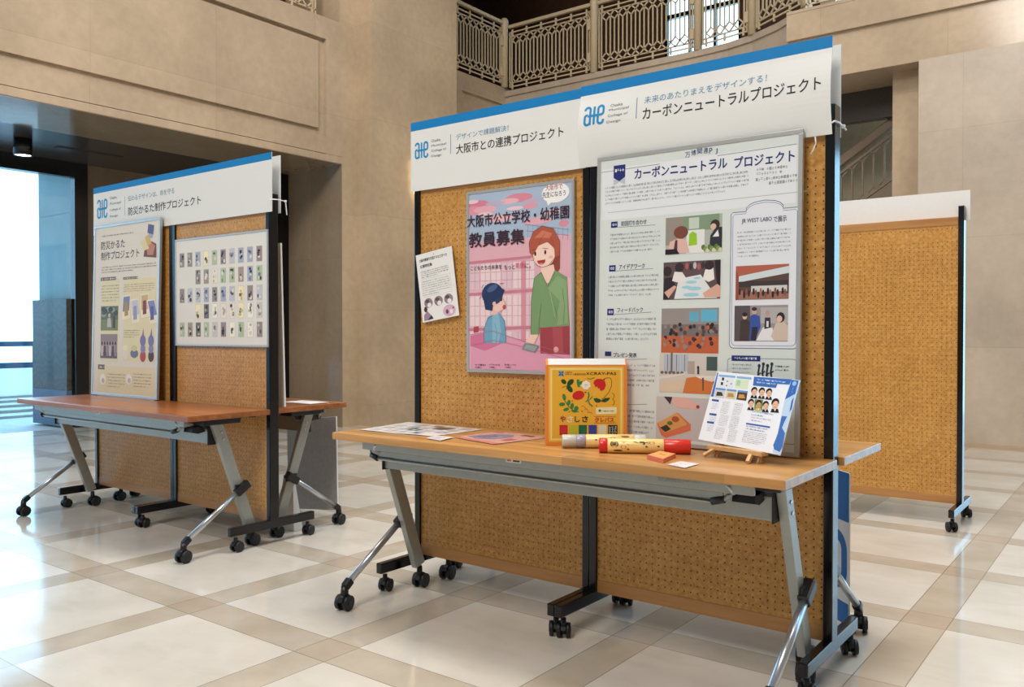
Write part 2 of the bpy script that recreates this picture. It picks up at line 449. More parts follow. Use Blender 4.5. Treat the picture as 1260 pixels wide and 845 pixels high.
EPS = 0.00022
class Print:
    """flat printed sheet: x right, y up, z towards the reader; each layer of ink lies a hair above the one below"""
    def __init__(s): s.v, s.f, s.c, s.k, s.fine = [], [], [], 0, False
    def up(s, l):
        s.k = (s.k + 1) % 33
        return l * EPS + s.k * 6.5e-6
    def face(s, pts, col, l, z=None):
        i = len(s.v)
        z = s.up(l) if z is None else z
        s.v += [(p[0], p[1], z) for p in pts]
        s.f.append(tuple(range(i, i + len(pts)))); s.c.append(lin(col))
    def rect(s, x0, y0, x1, y1, col, l=1, z=None):
        x0, x1 = sorted((x0, x1)); y0, y1 = sorted((y0, y1))
        s.face([(x0, y0), (x1, y0), (x1, y1), (x0, y1)], col, l, z)
    def grid(s, x0, y0, x1, y1, col, l=0, nx=24, ny=10):
        for i in range(nx):
            for j in range(ny):
                s.rect(x0 + (x1 - x0) * i / nx, y0 + (y1 - y0) * j / ny, x0 + (x1 - x0) * (i + 1) / nx, y0 + (y1 - y0) * (j + 1) / ny, col, l, l * EPS)
    def poly(s, pts, col, l=1): s.face(pts, col, l)
    def ell(s, cx, cy, rx, ry, col, l=1, n=24, rot=0.0):
        ca, sa = math.cos(rot), math.sin(rot)
        s.face([(cx + rx * math.cos(a) * ca - ry * math.sin(a) * sa, cy + rx * math.cos(a) * sa + ry * math.sin(a) * ca)
                for a in [2 * math.pi * k / n for k in range(n)]], col, l)
    def stroke(s, pts, wd, col, l=1, closed=False):
        if closed: pts = list(pts) + [pts[0]]
        if s.fine:
            q = [pts[0]]
            for a, b in zip(pts, pts[1:]):
                k = max(1, int(math.hypot(b[0] - a[0], b[1] - a[1]) / 0.006))
                q += [(a[0] + (b[0] - a[0]) * i / k, a[1] + (b[1] - a[1]) * i / k) for i in range(1, k + 1)]
            pts = q
        n = len(pts)
        Ls, Rs = [], []
        for i, p in enumerate(pts):
            a = pts[max(i - 1, 0)]; b = pts[min(i + 1, n - 1)]
            if closed and i in (0, n - 1): a, b = pts[n - 2], pts[1]
            dx, dy = b[0] - a[0], b[1] - a[1]; d = math.hypot(dx, dy) or 1
            nx, ny = -dy / d * wd / 2, dx / d * wd / 2
            Ls.append((p[0] + nx, p[1] + ny)); Rs.append((p[0] - nx, p[1] - ny))
        z = s.up(l)
        for i in range(n - 1): s.face([Rs[i], Rs[i + 1], Ls[i + 1], Ls[i]], col, l, z)
    def arc(s, cx, cy, rx, ry, a0, a1, wd, col, l=1, n=18):
        s.stroke([(cx + rx * math.cos(R(a0 + (a1 - a0) * k / n)), cy + ry * math.sin(R(a0 + (a1 - a0) * k / n))) for k in range(n + 1)], wd, col, l)
    def frame(s, x0, y0, x1, y1, wd, col, l=1, r=0.0):
        if r <= 0:
            for a in ((x0, y0, x1, y0 + wd), (x0, y1 - wd, x1, y1), (x0, y0, x0 + wd, y1), (x1 - wd, y0, x1, y1)): s.rect(*a, col, l)
            return
        s.stroke(rrect(x0, y0, x1, y1, r), wd, col, l, True)
    def text(s, t, x0, y0, x1, y1, col, l=3, bold=0.0, h=None):
        """fits the words into the rectangle"""
        x0, x1 = sorted((x0, x1)); y0, y1 = sorted((y0, y1))
        if h: y0, y1 = (y0 + y1) / 2 - h / 2, (y0 + y1) / 2 + h / 2
        vs, fs, ax, bx, ay, by = text_tris(t, 0.0)
        kx, ky = (x1 - x0) / max(bx - ax, 1e-6), (y1 - y0) / max(by - ay, 1e-6)
        g = max(bold, 0) * 0.7 * (y1 - y0) / 0.9
        c = lin(col)
        for dx, dy in (((0, 0),) if g <= 0 else ((0, 0), (g, 0), (-g, 0), (0, g), (0, -g))):
            i = len(s.v); z = s.up(l)
            s.v += [(x0 + (a - ax) * kx + dx, y0 + (b - ay) * ky + dy, z) for a, b in vs]
            for f in fs: s.f.append(tuple(i + k for k in f)); s.c.append(c)
    def lines(s, x0, y0, x1, y1, n, col, l=2, fill=0.55, last=0.6):
        """illegible body copy: n rows of small marks"""
        x0, x1 = sorted((x0, x1)); y0, y1 = sorted((y0, y1))
        p = (y1 - y0) / n; h = p * fill
        for i in range(n):
            yb = y1 - p * (i + 0.5) - h / 2
            xe = x1 if i < n - 1 else x0 + (x1 - x0) * last
            x = x0
            while x < xe - h * 0.3:
                wd = h * random.uniform(0.55, 0.85)
                a = random.random()
                s.rect(x, yb + h * 0.42, x + wd, yb + h * 0.58, col, l)
                if a < 0.7: s.rect(x + wd * 0.4, yb, x + wd * 0.58, yb + h, col, l)
                if a > 0.3: s.rect(x, yb + h * random.choice((0.0, 0.84)), x + wd, yb + h * random.choice((0.16, 1.0)), col, l)
                x += wd + h * (0.18 if random.random() < 0.93 else 0.9)
    def build(s, name, mat, parent=None, deform=None):
        me = bpy.data.meshes.new(name)
        vv = [deform(*p) for p in s.v] if deform else s.v
        me.from_pydata(vv, [], s.f)
        at = me.color_attributes.new('Col', 'FLOAT_COLOR', 'CORNER')
        k = 0
        buf = []
        for f, c in zip(s.f, s.c):
            buf += [c[0], c[1], c[2], 1.0] * len(f)
        at.data.foreach_set('color', buf)
        b = bmesh.new(); b.from_mesh(me)
        big = [f for f in b.faces if len(f.verts) > 4]
        if big: bmesh.ops.triangulate(b, faces=big)
        b.to_mesh(me); b.free()
        me.materials.append(mat)
        o = bpy.data.objects.new(name, me)
        COL.objects.link(o)
        if parent: o.parent = parent
        return o
def rrect(x0, y0, x1, y1, r, n=5):
    p = []
    for cx, cy, a in ((x1 - r, y0 + r, -90), (x1 - r, y1 - r, 0), (x0 + r, y1 - r, 90), (x0 + r, y0 + r, 180)):
        for k in range(n + 1):
            q = R(a + 90 * k / n); p.append((cx + r * math.cos(q), cy + r * math.sin(q)))
    return p

class Plane:
    """maps photo pixels onto a sheet that stands in the scene (origin at its lower left corner)"""
    def __init__(s, obj_matrix): s.m = obj_matrix; s.i = obj_matrix.inverted()
    def at(s, x, y):
        o = s.i @ _C; d = s.i.to_3x3() @ ray(x, y)
        p = o + d * (-o.z / d.z)
        return (p.x, p.y)
def crop(pl, x0, y0, k):
    return lambda x, y: pl.at(x0 + x / k, y0 + y / k)
# ------------------------------------------------------------------ the hall
struct('floor', MB().box(-9.9, 7.0, -6.0, 13.0, -0.1, 0.0), M['floor'])
# left wall: lintel beam with a sunk panel, gallery opening above it, pier, pilaster
b = MB()
b.box(-8.42, -7.50, -6, 6.36, 3.02, 4.62)
b.box(-7.50, -7.45, -6, 6.3595, 3.10, 3.285)
b.box(-7.487, -7.45, -6, 6.3595, 3.02, 3.094)
b.box(-7.50, -7.45, -6, 6.3595, 4.38, 4.62)
b.box(-8.42, -7.45, 6.36, 6.587, 3.02, 3.094)
b.box(-8.42, -7.453, 6.36, 6.587, 3.094, 3.10)
b.box(-8.42, -7.45, 6.36, 6.587, 3.10, 4.62)
b.box(-7.50, -7.465, -6, 6.262, 3.372, 4.34, 0.004)
struct('wall_left', b, M['stone'])
b = MB()
b.box(-8.42, -7.45, 6.587, 8.3, 0, 4.62); b.box(-8.42, -7.45, 6.56, 8.3, 4.62, 8.6)
struct('wall_left_pier', b, M['stone_side'])
struct('trim_1', MB().box(-7.45, -7.20, 6.82, 8.30, 0, 8.6), M['stone_side'])
struct('wall_left_jamb', MB().box(-8.41, -7.452, 6.582, 6.587, 0, 3.02), M['stone_dark'])
struct('trim_2', MB().box(-8.415, -8.405, 6.30, 6.582, 0, 3.0), M['black'])
struct('trim_3', MB().box(-8.42, -7.452, -6, 6.582, 3.012, 3.02), M['stone_dark'])
# vestibule beyond the lintel
b = MB().box(-9.95, -8.42, -6, 8.2, 3.03, 3.25)
for k in range(3): b.box(-9.2, -9.12, 1.2 + k * 1.5, 1.9 + k * 1.5, 3.02, 3.035)
struct('ceiling', b, M['ceil'])
struct('wall_left_vestibule', MB().box(-10.0, -9.9, 4.87, 8.3, 0, 3.03), M['stone_dark'])
struct('wall_end', MB().box(-9.95, -8.41, 7.9, 8.1, 0, 3.1), M['stone_dark'])
b = MB()
b.box(-9.96, -9.86, 4.72, 4.87, 0, 3.03); b.box(-9.96, -9.86, -6, 4.72, 2.86, 3.03)
for y in (2.0, -0.8): b.box(-9.94, -9.88, y, y + 0.07, 0, 2.86)
struct('door_1', b, M['black'])
struct('window_1', MB().box(-9.915, -9.905, -6, 4.72, 0.0, 2.86), M['glass'])
# street side: stone return, paving, kerbs
b = MB()
b.box(-10.83, -9.97, 4.75, 5.1, 0.0, 2.475); b.box(-10.83, -9.97, 4.755, 5.1, 2.475, 2.482); b.box(-10.83, -9.97, 4.75, 5.1, 2.482, 3.02)
struct('wall_outside', b, M['outstone'])
struct('wall_canopy', MB().box(-10.9, -9.97, 4.3, 5.1, 3.02, 3.2), M['ceil'])
b = MB().box(-30, -9.9, -8, 14, -0.12, -0.02)
for k in range(5): b.box(-12.2 - k * 0.75, -11.8 - k * 0.75, -8, 14, -0.02, 0.01 + 0.012 * k)
struct('ground', b, M['paving'])
# recess under the gallery and the gallery fascia
b = MB()
b.box(-8.42, -8.09, 8.3, 10.75, 0, 4.86)
b.box(-8.09, -8.05, 8.3, 10.70, 4.60, 4.86); b.box(-8.09, -8.05, 8.3, 9.40, 0, 4.60); b.box(-8.09, -8.05, 10.36, 10.70, 0, 4.60)
struct('wall_recess', b, M['stone'])
prof = [(-8.05, 10.43), (-4.85, 10.43), (-4.42, 10.40), (-4.05, 10.30), (-3.66, 10.10), (-3.5, 9.98), (-3.16, 9.72)]
b = MB().prism(prof + [(-3.16, 13.5), (-8.05, 13.5)], 3.9, 4.80)
b.prism([(x, y - 0.03) for x, y in prof] + [(-3.16, 13.5), (-8.05, 13.5)], 4.72, 4.80)
struct('wall_gallery', b, M['stone_grey'])
struct('wall_gallery_base', MB().box(-8.05, -3.2, 10.6, 10.8, 0, 3.9), M['stone_grey'])
b = MB()
b.box(-3.205, 7.0, 9.10, 13.5, 4.22, 4.53); b.box(-3.19, 7.0, 9.14, 9.90, 3.77, 4.22)
b.box(-3.205, 7.0, 9.095, 9.10, 4.5, 4.53)
struct('wall_back_fascia', b, M['stone'])
b = MB()
b.box(-1.89, -0.42, 9.10, 9.9, 0, 3.77); b.box(3.6, 7.0, 9.10, 9.9, 0, 3.77); b.box(-0.42, 3.6, 9.10, 9.9, 3.1, 3.77)
struct('wall_back', b, M['stone_grey'])
b = MB()
for x in (-0.42, 0.9, 2.2, 3.53): b.box(x, x + 0.07, 9.3, 9.4, 0, 3.1)
b.box(-0.42, 3.6, 9.3, 9.4, 3.0, 3.1)
struct('window_2', b, M['black'])
struct('trim_4', MB().box(-2.20, -1.89, 9.40, 9.95, 0, 3.77), M['stone_side'])
struct('baseboard_back', MB().box(-1.89, -0.42, 9.08, 9.10, 0, 0.035), M['stone'])
struct('wall_stair', MB().box(-4.2, -1.9, 11.2, 11.4, 0, 3.9), M['stone'])
struct('trim_5', MB().box(-3.6, -2.195, 9.87, 10.0, 3.44, 3.768), M['ceil'])
# upper gallery room
b = MB()
b.box(-16, -7.42, 14.5, 14.7, 4.8, 8.6); b.box(-5.93, -3.6, 14.5, 14.7, 4.8, 8.6)
b.box(-7.42, -5.93, 14.5, 14.7, 4.8, 5.95); b.box(-12.2, -12.0, 8.3, 14.5, 4.8, 8.6); b.box(-12, -8.43, 8.30, 8.42, 4.62, 8.6)
b.box(-11.0, -10.9, -6, 8.3, 4.6, 8.6)
struct('wall_upper', b, M['brown'])
struct('wall_upper_side', MB().box(-3.6, -3.4, 11.5, 14.5, 4.8, 8.6), M['stone'])
struct('floor_upper', MB().box(-12.2, -8.05, 10.75, 14.6, 4.75, 4.80).box(-8.05, -3.2, 13.5, 14.6, 4.75, 4.8).box(-12, -8.42, -6, 8.3, 4.58, 4.62).box(-12.2, -8.42, 8.3, 10.75, 4.75, 4.86), M['stone'])
b = MB().box(-12.2, -8.05, 8.3, 14.7, 8.6, 8.7).box(-8.05, -3.2, 10.75, 14.7, 8.6, 8.7).box(-12, -8.42, -6, 8.3, 8.6, 8.7)
struct('ceiling_upper', b, M['brown'])
b = MB()
for x in (-7.42, -6.95, -6.45, -5.98): b.box(x, x + 0.05, 14.52, 14.6, 5.95, 8.6)
b.box(-7.42, -5.93, 14.52, 14.6, 6.95, 7.03)
struct('window_3', b, M['black'])

struct('ceiling_hall', MB().box(-7.45, 7.0, -6, 10.7, 9.0, 9.1), M['stone_grey'])

# ------------------------------------------------------------------ railings
def lattice(length, h=0.95, p=0.14):
    m = MB()
    n = max(2, int(round((length - 0.26) / p))); p = (length - 0.26) / n
    x0, x1, t = 0.135, length - 0.125, 0.018
    for z in (0.06, 0.12, h - 0.12, h - 0.06): m.box(x0 - 0.06, x1 + 0.06, -0.008, 0.008, z - t / 2, z + t / 2)
    for x in (x0 - 0.05, x0 - 0.01, x1 + 0.01, x1 + 0.05): m.box(x - t / 2, x + t / 2, -0.008, 0.008, 0.06, h - 0.06)
    d = 0.062
    zb, zt = 0.125 + 2 * d, h - 0.125 - 2 * d
    for i in range(n):
        x = x0 + (i + 0.5) * p
        m.box(x - t / 2, x + t / 2, -0.008, 0.008, zb, zt)
        if i: m.box(x0 + i * p - t / 2, x0 + i * p + t / 2, -0.008, 0.008, zb - d, zt + d)
        for s in (-1, 1):
            m.bar((x, 0, zt), (x + s * p / 2, 0, zt + d), t, 0.016, 0, (1, 0, 0)); m.bar((x + s * p / 2, 0, zt + d), (x, 0, h - 0.12), t, 0.016)
            m.bar((x, 0, zb), (x + s * p / 2, 0, zb - d), t, 0.016); m.bar((x + s * p / 2, 0, zb - d), (x, 0, 0.12), t, 0.016)
    for i in range(0, n + 1, 2):
        x = x0 + i * p
        m.box(x - 0.012, x + 0.012, -0.01, 0.01, h - 0.12, h - 0.02); m.box(x - 0.012, x + 0.012, -0.01, 0.01, 0.02, 0.12)
    return m
def railing(p, q, z, label, group=None, post=True, mat='rail_metal', h=1.0):
    p, q = Vector((*p, z)), Vector((*q, z))
    d = q - p; ln = d.length
    t = thing('balcony_railing', label, 'railing', p, math.atan2(d.y, d.x), group)
    lattice(ln, h - 0.05).build('lattice', M[mat], t)
    MB().bar((0.068, 0, h - 0.02), (ln - 0.05, 0, h - 0.02), 0.05, 0.06, 0.012, (0, 0, 1)).build('handrail', M[mat], t)
    if post:
        m = MB().lathe([(0.0, 0), (0.055, 0), (0.055, h * 0.93), (0.062, h * 0.95), (0.062, h * 1.02), (0.04, h * 1.06), (0, h * 1.06)], (ln, 0, 0))
        m.box(ln - 0.1, ln, -0.03, 0.03, h * 0.62, h * 0.78, 0.01)
        m.box(ln - 0.1, ln, -0.03, 0.03, h * 0.16, h * 0.3, 0.01)
        m.build('post', M[mat], t)
    return t
GZ = 4.80
railing((-8.05, 8.32), (-8.05, 10.40), 4.86, 'cream iron lattice railing section running back from the pale stone pilaster to the corner post', post=True)
railing((-8.05, 10.43), (-6.45, 10.43), GZ, 'cream iron lattice railing section on the gallery edge just right of the corner post')
railing((-6.45, 10.43), (-4.85, 10.43), GZ, 'cream iron lattice gallery railing section in front of the bright upper window')
railing((-4.85, 10.42), (-4.05, 10.28), GZ, 'short lattice gallery railing section where the balcony edge begins to curve')
railing((-4.05, 10.28), (-3.22, 9.76), GZ, 'lattice gallery railing section on the curve, ending at the projecting stone block')
railing((-3.15, 9.32), (-0.9, 9.32), 4.53, 'cream lattice railing on top of the projecting stone block at upper right', post=False)
railing((-9.6, 14.1), (-7.0, 14.1), GZ, 'far lattice railing deep inside the upper gallery by the brown wall', mat='rail_metal')
railing((-7.0, 14.1), (-4.2, 14.1), GZ, 'far lattice railing deep inside the upper gallery under the bright window', mat='rail_metal')
railing((-7.62, 3.4), (-7.62, 6.42), 4.62, 'iron lattice railing in the upper opening above the left stone lintel', post=False, mat='rail_metal')
# stair balustrade seen through the opening on the right
t = thing('stair_balustrade', 'brown stone-coloured stair balustrade climbing to the right behind the dark lintel', 'railing', (-3.4, 10.0, 2.70))
sl = 0.362 / 0.545
def zs(x): return sl * x
MB().bar((0, 0, 0), (1.35, 0, zs(1.35)), 0.07, 0.10, 0.015, (0, 1, 0)).build('handrail', M['stair_metal'], t)
m = MB()
m.bar((0, 0, -0.13), (1.35, 0, zs(1.35) - 0.13), 0.03, 0.03, 0, (0, 1, 0)); m.bar((0, 0, -0.62), (1.35, 0, zs(1.35) - 0.62), 0.03, 0.03, 0, (0, 1, 0))
for k in range(12):
    x = 0.06 + k * 0.115
    m.box(x - 0.009, x + 0.009, -0.01, 0.01, zs(x) - 0.56, zs(x) - 0.19)
    for s in (-1, 1):
        m.bar((x, 0, zs(x) - 0.19), (x + s * 0.057, 0, zs(x) - 0.13), 0.016, 0.016); m.bar((x, 0, zs(x) - 0.56), (x + s * 0.057, 0, zs(x) - 0.62), 0.016, 0.016)
m.build('lattice', M['stair_metal'], t)
MB().prism([(0, -0.66), (1.35, zs(1.35) - 0.66), (1.35, zs(1.35) - 1.1), (0, -1.1)], -0.03, 0.03, 'Y').build('stringer', M['stair_metal'], t)

# ------------------------------------------------------------------ lamps and the street
t = thing('wall_sconce', 'glowing half-bowl wall lamp on the pale pilaster, mostly hidden behind the white sign', 'lamp', (-7.2, 7.68, 2.62))
MB().lathe([(0.02, 0.0), (0.10, 0.03), (0.16, 0.12), (0.19, 0.30), (0.195, 0.56), (0.18, 0.56), (0.0, 0.5)], (0, 0, 0), 'Z', 20, -math.pi / 2, math.pi / 2).build('glass_bowl', M['lamp'], t)
MB().box(0.0, 0.012, -0.10, 0.10, 0.02, 0.5, 0.004).build('back_plate', M['rail_metal'], t)
t = thing('downlight', 'small cylindrical surface downlight under the dark entrance ceiling', 'lamp', (-9.06, 3.83, 2.86))
MB().lathe([(0.075, 0.01), (0.085, 0.0), (0.085, 0.17), (0, 0.17)], n=24).build('housing', M['black'], t)
MB().lathe([(0, 0.012), (0.074, 0.012)], n=24).build('lens', M['spot'], t)
t = thing('street_railing', 'blue-grey two-bar railing outside the bright entrance', 'railing', (-16.0, 0, 0))
MB().box(-0.03, 0.03, -8, 8.2, 0.84, 0.93).build('top_bar', M['bluebar'], t)
MB().box(-0.03, 0.03, -8, 8.2, 0.46, 0.56).build('lower_bar', M['bluebar'], t)
for k in range(7): MB().box(-0.02, 0.02, 6.9 - k * 1.6, 6.96 - k * 1.6, 0, 0.86).build('upright', M['bluebar'], t)
t = thing('display_stand', 'dark panel with a swirling leaf pattern beside the entrance glass', 'panel', (-10.4, 4.70, 0))
pn = MB().box(-0.43, 0.43, -0.03, 0.03, 0.42, 1.48, 0.006).build('panel', M['darkpanel'], t)
MB().box(-0.43, 0.43, -0.035, 0.035, 0.0, 0.42, 0.006).build('base', M['bluebar'], t)

# ------------------------------------------------------------------ casters, partitions, tables
def caster(parent, x, y, ztop, r=0.026, rz=0.5, name='caster'):
    m = MB()
    c, s = math.cos(rz), math.sin(rz)
    ax = Vector((c, s, 0)); fd = Vector((-s, c, 0))
    cc = Vector((x, y, r)) + fd * r * 0.35
    for k in (-1, 1):
        a = cc + ax * (k * r * 0.35)
        b2 = cc + ax * (k * r * 0.92)
        m.cyl(a, b2, r, r * 0.93, 22)
        m.cyl(b2, b2 + ax * (k * r * 0.06), r * 0.55, r * 0.5, 16)
    m.cyl(cc - ax * r * 0.35, cc + ax * r * 0.35, r * 0.6, None, 12)
    for q in range(5):   # hood over the wheels
        a1 = R(20 + q * 30)
        p = cc + fd * (r * 1.02 * math.cos(a1)) + Vector((0, 0, r * 1.02 * math.sin(a1)))
        a2 = R(50 + q * 30)
        p2 = cc + fd * (r * 1.02 * math.cos(a2)) + Vector((0, 0, r * 1.02 * math.sin(a2)))
        m.bar(p, p2, r * 0.62, r * 0.14, 0, ax)
    m.cyl((x, y, r * 1.3), (x, y, ztop - 0.012), r * 0.42, r * 0.36, 14)
    o = m.build(name, M['rubber'], parent)
    return o
def stem(parent, x, y, z0, z1):
    return MB().cyl((x, y, z0), (x, y, z1), 0.006, None, 12).build('stem', M['chrome'], parent)

def partition(x0, x1, yc, label, group, rz=0.0):
    w_ = x1 - x0; h = w_ / 2
    t = thing('pegboard_partition', label, 'partition', ((x0 + x1) / 2, yc, 0), rz, group)
    for s in (-1, 1):
        xa, xb = sorted((s * h, s * (h - 0.031)))
        MB().box(xa + 0.0006, xb - 0.0006, -0.0285, 0.0285, 0.12, 1.813, 0.003).build('post', M['black'], t)
        f = MB().box(xa + 0.0006, xb - 0.0006, -0.262, 0.262, 0.082, 0.126, 0.004).build('foot', M['black'], t)
        for y in (-0.225, 0.225):
            caster(f, (xa + xb) / 2, y, 0.085, 0.027, random.uniform(0.1, 0.9))
    MB().box(-h + 0.031, h - 0.031, -0.018, 0.018, 0.166, 1.705).build('pegboard', M['peg'], t)
    MB().box(-h + 0.031, h - 0.031, -0.021, 0.021, 0.118, 0.166, 0.002).build('bottom_rail', M['rail'], t)
    MB().box(-h + 0.031, h - 0.031, -0.021, 0.021, 1.705, 1.752, 0.002).build('top_rail', M['rail'], t)
    return t
YC = 2.755
partition(-2.614, -1.7065, YC, 'left pegboard unit of the big front display, carrying the pink school poster', 'pegboard partitions')
partition(-1.7055, -0.806, YC, 'right pegboard unit of the big front display, behind the tall grey project board', 'pegboard partitions')
partition(-5.452, -4.5425, YC, 'left pegboard unit of the display further left, behind the tall leaning beige board', 'pegboard partitions')
partition(-4.5415, -3.640, YC, 'right pegboard unit of the display further left, carrying the sheet of small cards', 'pegboard partitions')
partition(-1.772, -0.872, 5.389, 'separate bare pegboard partition standing further back on the right', 'pegboard partitions')

def table(x, y, rz, ln, D, top, label, legs=(0.095, 0.075), so=0.028):
    H, T = 0.70, 0.028
    t = thing('folding_table', label, 'table', (x, y, 0), rz, 'folding tables at the displays')
    MB().box(0, ln, 0, D, H - T, H, 0.003).build('tabletop', M[top], t)
    xl, xr = legs[0], ln - legs[1]
    ap = MB().box(xl + 0.03, xr - 0.03, 0.045, 0.06, H - T - 0.034, H - T - 0.001, 0.002).build('apron', M['silver'], t)
    m = MB().box(xl + 0.02, xr - 0.02, 0.175, 0.215, 0.545, 0.640, 0.004)
    m.box(xl + 0.02, xr - 0.02, 0.165, 0.176, 0.612, 0.640, 0.002)
    m.build('crossbeam', M['silver'], t)
    m = MB()
    x0, x1 = xl + 0.03, xr - 0.10
    m.tube([(x0, 0.10, H - T - 0.005), (x0 + 0.004, 0.085, 0.64), (x0 + 0.03, 0.07, 0.612), (x0 + 0.08, 0.066, 0.605), (x1 - 0.08, 0.066, 0.605), (x1 - 0.03, 0.07, 0.612), (x1 - 0.004, 0.085, 0.64), (x1, 0.10, H - T - 0.005)], 0.007)
    m.tube([(x0 + 0.07, 0.13, 0.622), (x1 - 0.07, 0.13, 0.622)], 0.006)
    m.box(x0 + 0.03, x1 - 0.03, 0.066, 0.072, 0.613, 0.634, 0.001)
    rk = m.build('book_rack', M['silver'], t)
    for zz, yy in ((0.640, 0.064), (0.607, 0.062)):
        MB().cyl((x0 + 0.05, yy, zz), (x1 - 0.05, yy, zz), 0.0036, None, 10).build('shaded_rack_wire', M['wire_shade'], rk)  # thin wires whose colour draws the shaded undersides of the rods
    for xs, d in ((x0 + 0.035, 1), (x1 - 0.035, -1)):
        MB().tube([(xs - d * 0.008, 0.0705, 0.615), (xs + d * 0.03, 0.066, 0.605)], 0.0115, 12).build('rack_sleeve', M['blackp'], rk)
    for xs, d in ((xl, 1), (xr, -1)):
        lg = MB().bar((xs, 0.195, H - T - 0.012), (xs, 0.395, 0.100), 0.030, 0.056, 0.004, (1, 0, 0)).build('leg', M['silver'], t)
        caster(lg, xs, 0.402, 0.105, 0.031, 0.25)
        for zz in (0.60, 0.565):
            yy = 0.195 + (0.672 - zz) / 0.572 * 0.2
            MB().cyl((xs - d * 0.015, yy, zz), (xs - d * 0.018, yy, zz), 0.006, None, 10).build('bolt', M['chrome'], lg)
        st = MB().cyl((xs - d * so, 0.325, 0.305), (xs - d * so, 0.022, 0.105), 0.0135, None, 18).build('strut', M['chrome'], t)
        MB().bar((xs - d * so, 0.365, 0.332), (xs - d * so, 0.295, 0.286), 0.036, 0.040, 0.006).box(*sorted((xs - d * so, xs - d * 0.0155)), 0.295, 0.365, 0.292, 0.330, 0.004).build('hinge_sleeve', M['blackp'], st)
        MB().bar((xs - d * so, 0.034, 0.114), (xs - d * so, 0.004, 0.090), 0.030, 0.030, 0.006).cyl((xs - d * so, 0.004, 0.096), (xs - d * so, 0.002, 0.050), 0.014, 0.017, 14).build('end_cap', M['blackp'], st)
        caster(st, xs - d * so, -0.006, 0.075, 0.031, 0.25)
        MB().box(*sorted((xs - d * 0.02, xs + d * 0.075)), 0.12, 0.33, H - T - 0.032, H - T - 0.001, 0.005).prism([(0.13, 0.64), (0.26, 0.64), (0.24, 0.615), (0.17, 0.615)], *sorted((xs + d * 0.017, xs + d * 0.05)), 'X').build('hinge_block', M['blackp'], t)
        MB().prism([(0.10, 0.628), (0.16, 0.634), (0.17, 0.606), (0.13, 0.598), (0.095, 0.606)], *sorted((xs + d * 0.045, xs + d * 0.115)), 'X').build('release_lever', M['blackp'], t)
        MB().box(*sorted((xs + d * 0.016, xs + d * 0.022)), 0.165, 0.23, 0.54, 0.645).build('end_plate', M['blackp'], t)
        MB().tube([(xs + d * 0.14, 0.07, 0.668), (xs + d * 0.10, 0.045, 0.655), (xs + d * 0.09, 0.05, 0.64), (xs + d * 0.115, 0.08, 0.63)], 0.006).build('hook', M['chrome'], t)
        MB().box(*sorted((xs + d * 0.0, xs + d * 0.03)), D - 0.06, D - 0.03, H - T - 0.014, H - T, 0.002).build('bumper', M['blackp'], t)
    return t, ap
TA, apA = table(-2.615, 2.257, 0, 1.822, 0.467, 'oak', 'oak-topped folding table in front of the big display, holding crayon box and flyers')
TB, apB = table(-5.445, 2.257, 0, 1.812, 0.467, 'walnut', 'reddish wooden folding table in front of the display further left')
TAr, _ = table(-0.790, 3.237, math.pi, 1.82, 0.447, 'oak', 'folding table behind the big front display, only its right end showing', (0.135, 0.1), 0.062)
TBr, _ = table(-3.655, 3.262, math.pi, 1.80, 0.470, 'walnut', 'folding table behind the display further left, only its right end showing')
for ap, u in ((apA, (0.84, 0.905)), (apB, (0.86, 0.9))):
    p = Print(); p.rect(u[0], 0.6535, u[1], 0.6665, (226, 222, 214), 0); p.rect(u[0] + 0.004, 0.657, u[0] + 0.022, 0.664, (190, 120, 110), 1); p.rect(u[0] + 0.03, 0.657, u[1] - 0.006, 0.663, (70, 70, 70), 1)
    p.build('maker_sticker', M['print'], ap, lambda x, y, z: (x, 0.0445 - z, y))
p = Print(); p.lines(1.42, 0.651, 1.56, 0.668, 3, (120, 120, 115), 1); p.build('warning_print', M['print'], apA, lambda x, y, z: (x, 0.0445 - z, y))
# ------------------------------------------------------------------ signs, posters and printed sheets
def sheet_m(x, y, z, yaw=0.0, lean=0.0, roll=0.0):
    return Matrix.Translation((x, y, z)) @ Matrix.Rotation(yaw, 4, 'Z') @ Matrix.Rotation(math.pi / 2 - lean, 4, 'X') @ Matrix.Rotation(roll, 4, 'Z')
def sheet_thing(name, label, cat, m, group=None):
    t = thing(name, label, cat, m.to_translation(), 0, group)
    t.rotation_euler = m.to_euler()
    return t, Plane(m)
def B2(c, a, b): return (*c(*a), *c(*b))       # two photo corners -> local rectangle

def logo(p, x0, y0, x1, y1, col, l=3):
    W_, H_ = x1 - x0, y1 - y0
    def q(u, v): return (x0 + u * W_, y0 + v * H_)
    wd = 0.105 * W_
    def ar(cx, cy, rx, ry, a0, a1): return [q(cx + rx * math.cos(R(a0 + (a1 - a0) * k / 12)), cy + ry * math.sin(R(a0 + (a1 - a0) * k / 12))) for k in range(13)]
    p.stroke(ar(.18, .82, .13, .13, 190, 0) + [q(.31, .03)], wd, col, l)
    p.stroke(ar(.18, .46, .13, .10, 0, 180)[6:] + ar(.18, .18, .13, .13, 180, 360), wd, col, l + 1)
    p.stroke([q(.5, .03), q(.5, .97)], wd, col, l)
    p.stroke([q(.69, .5)] + ar(.82, .82, .13, .13, 180, 0) + ar(.82, .62, .13, .12, 0, -110), wd, col, l)
    p.stroke([q(.69, .5)] + ar(.82, .18, .13, .13, 180, 350) + [q(.95, .25)], wd, col, l + 1)
    p.stroke([q(.20, .5), q(.84, .5)], wd, col, l + 2)

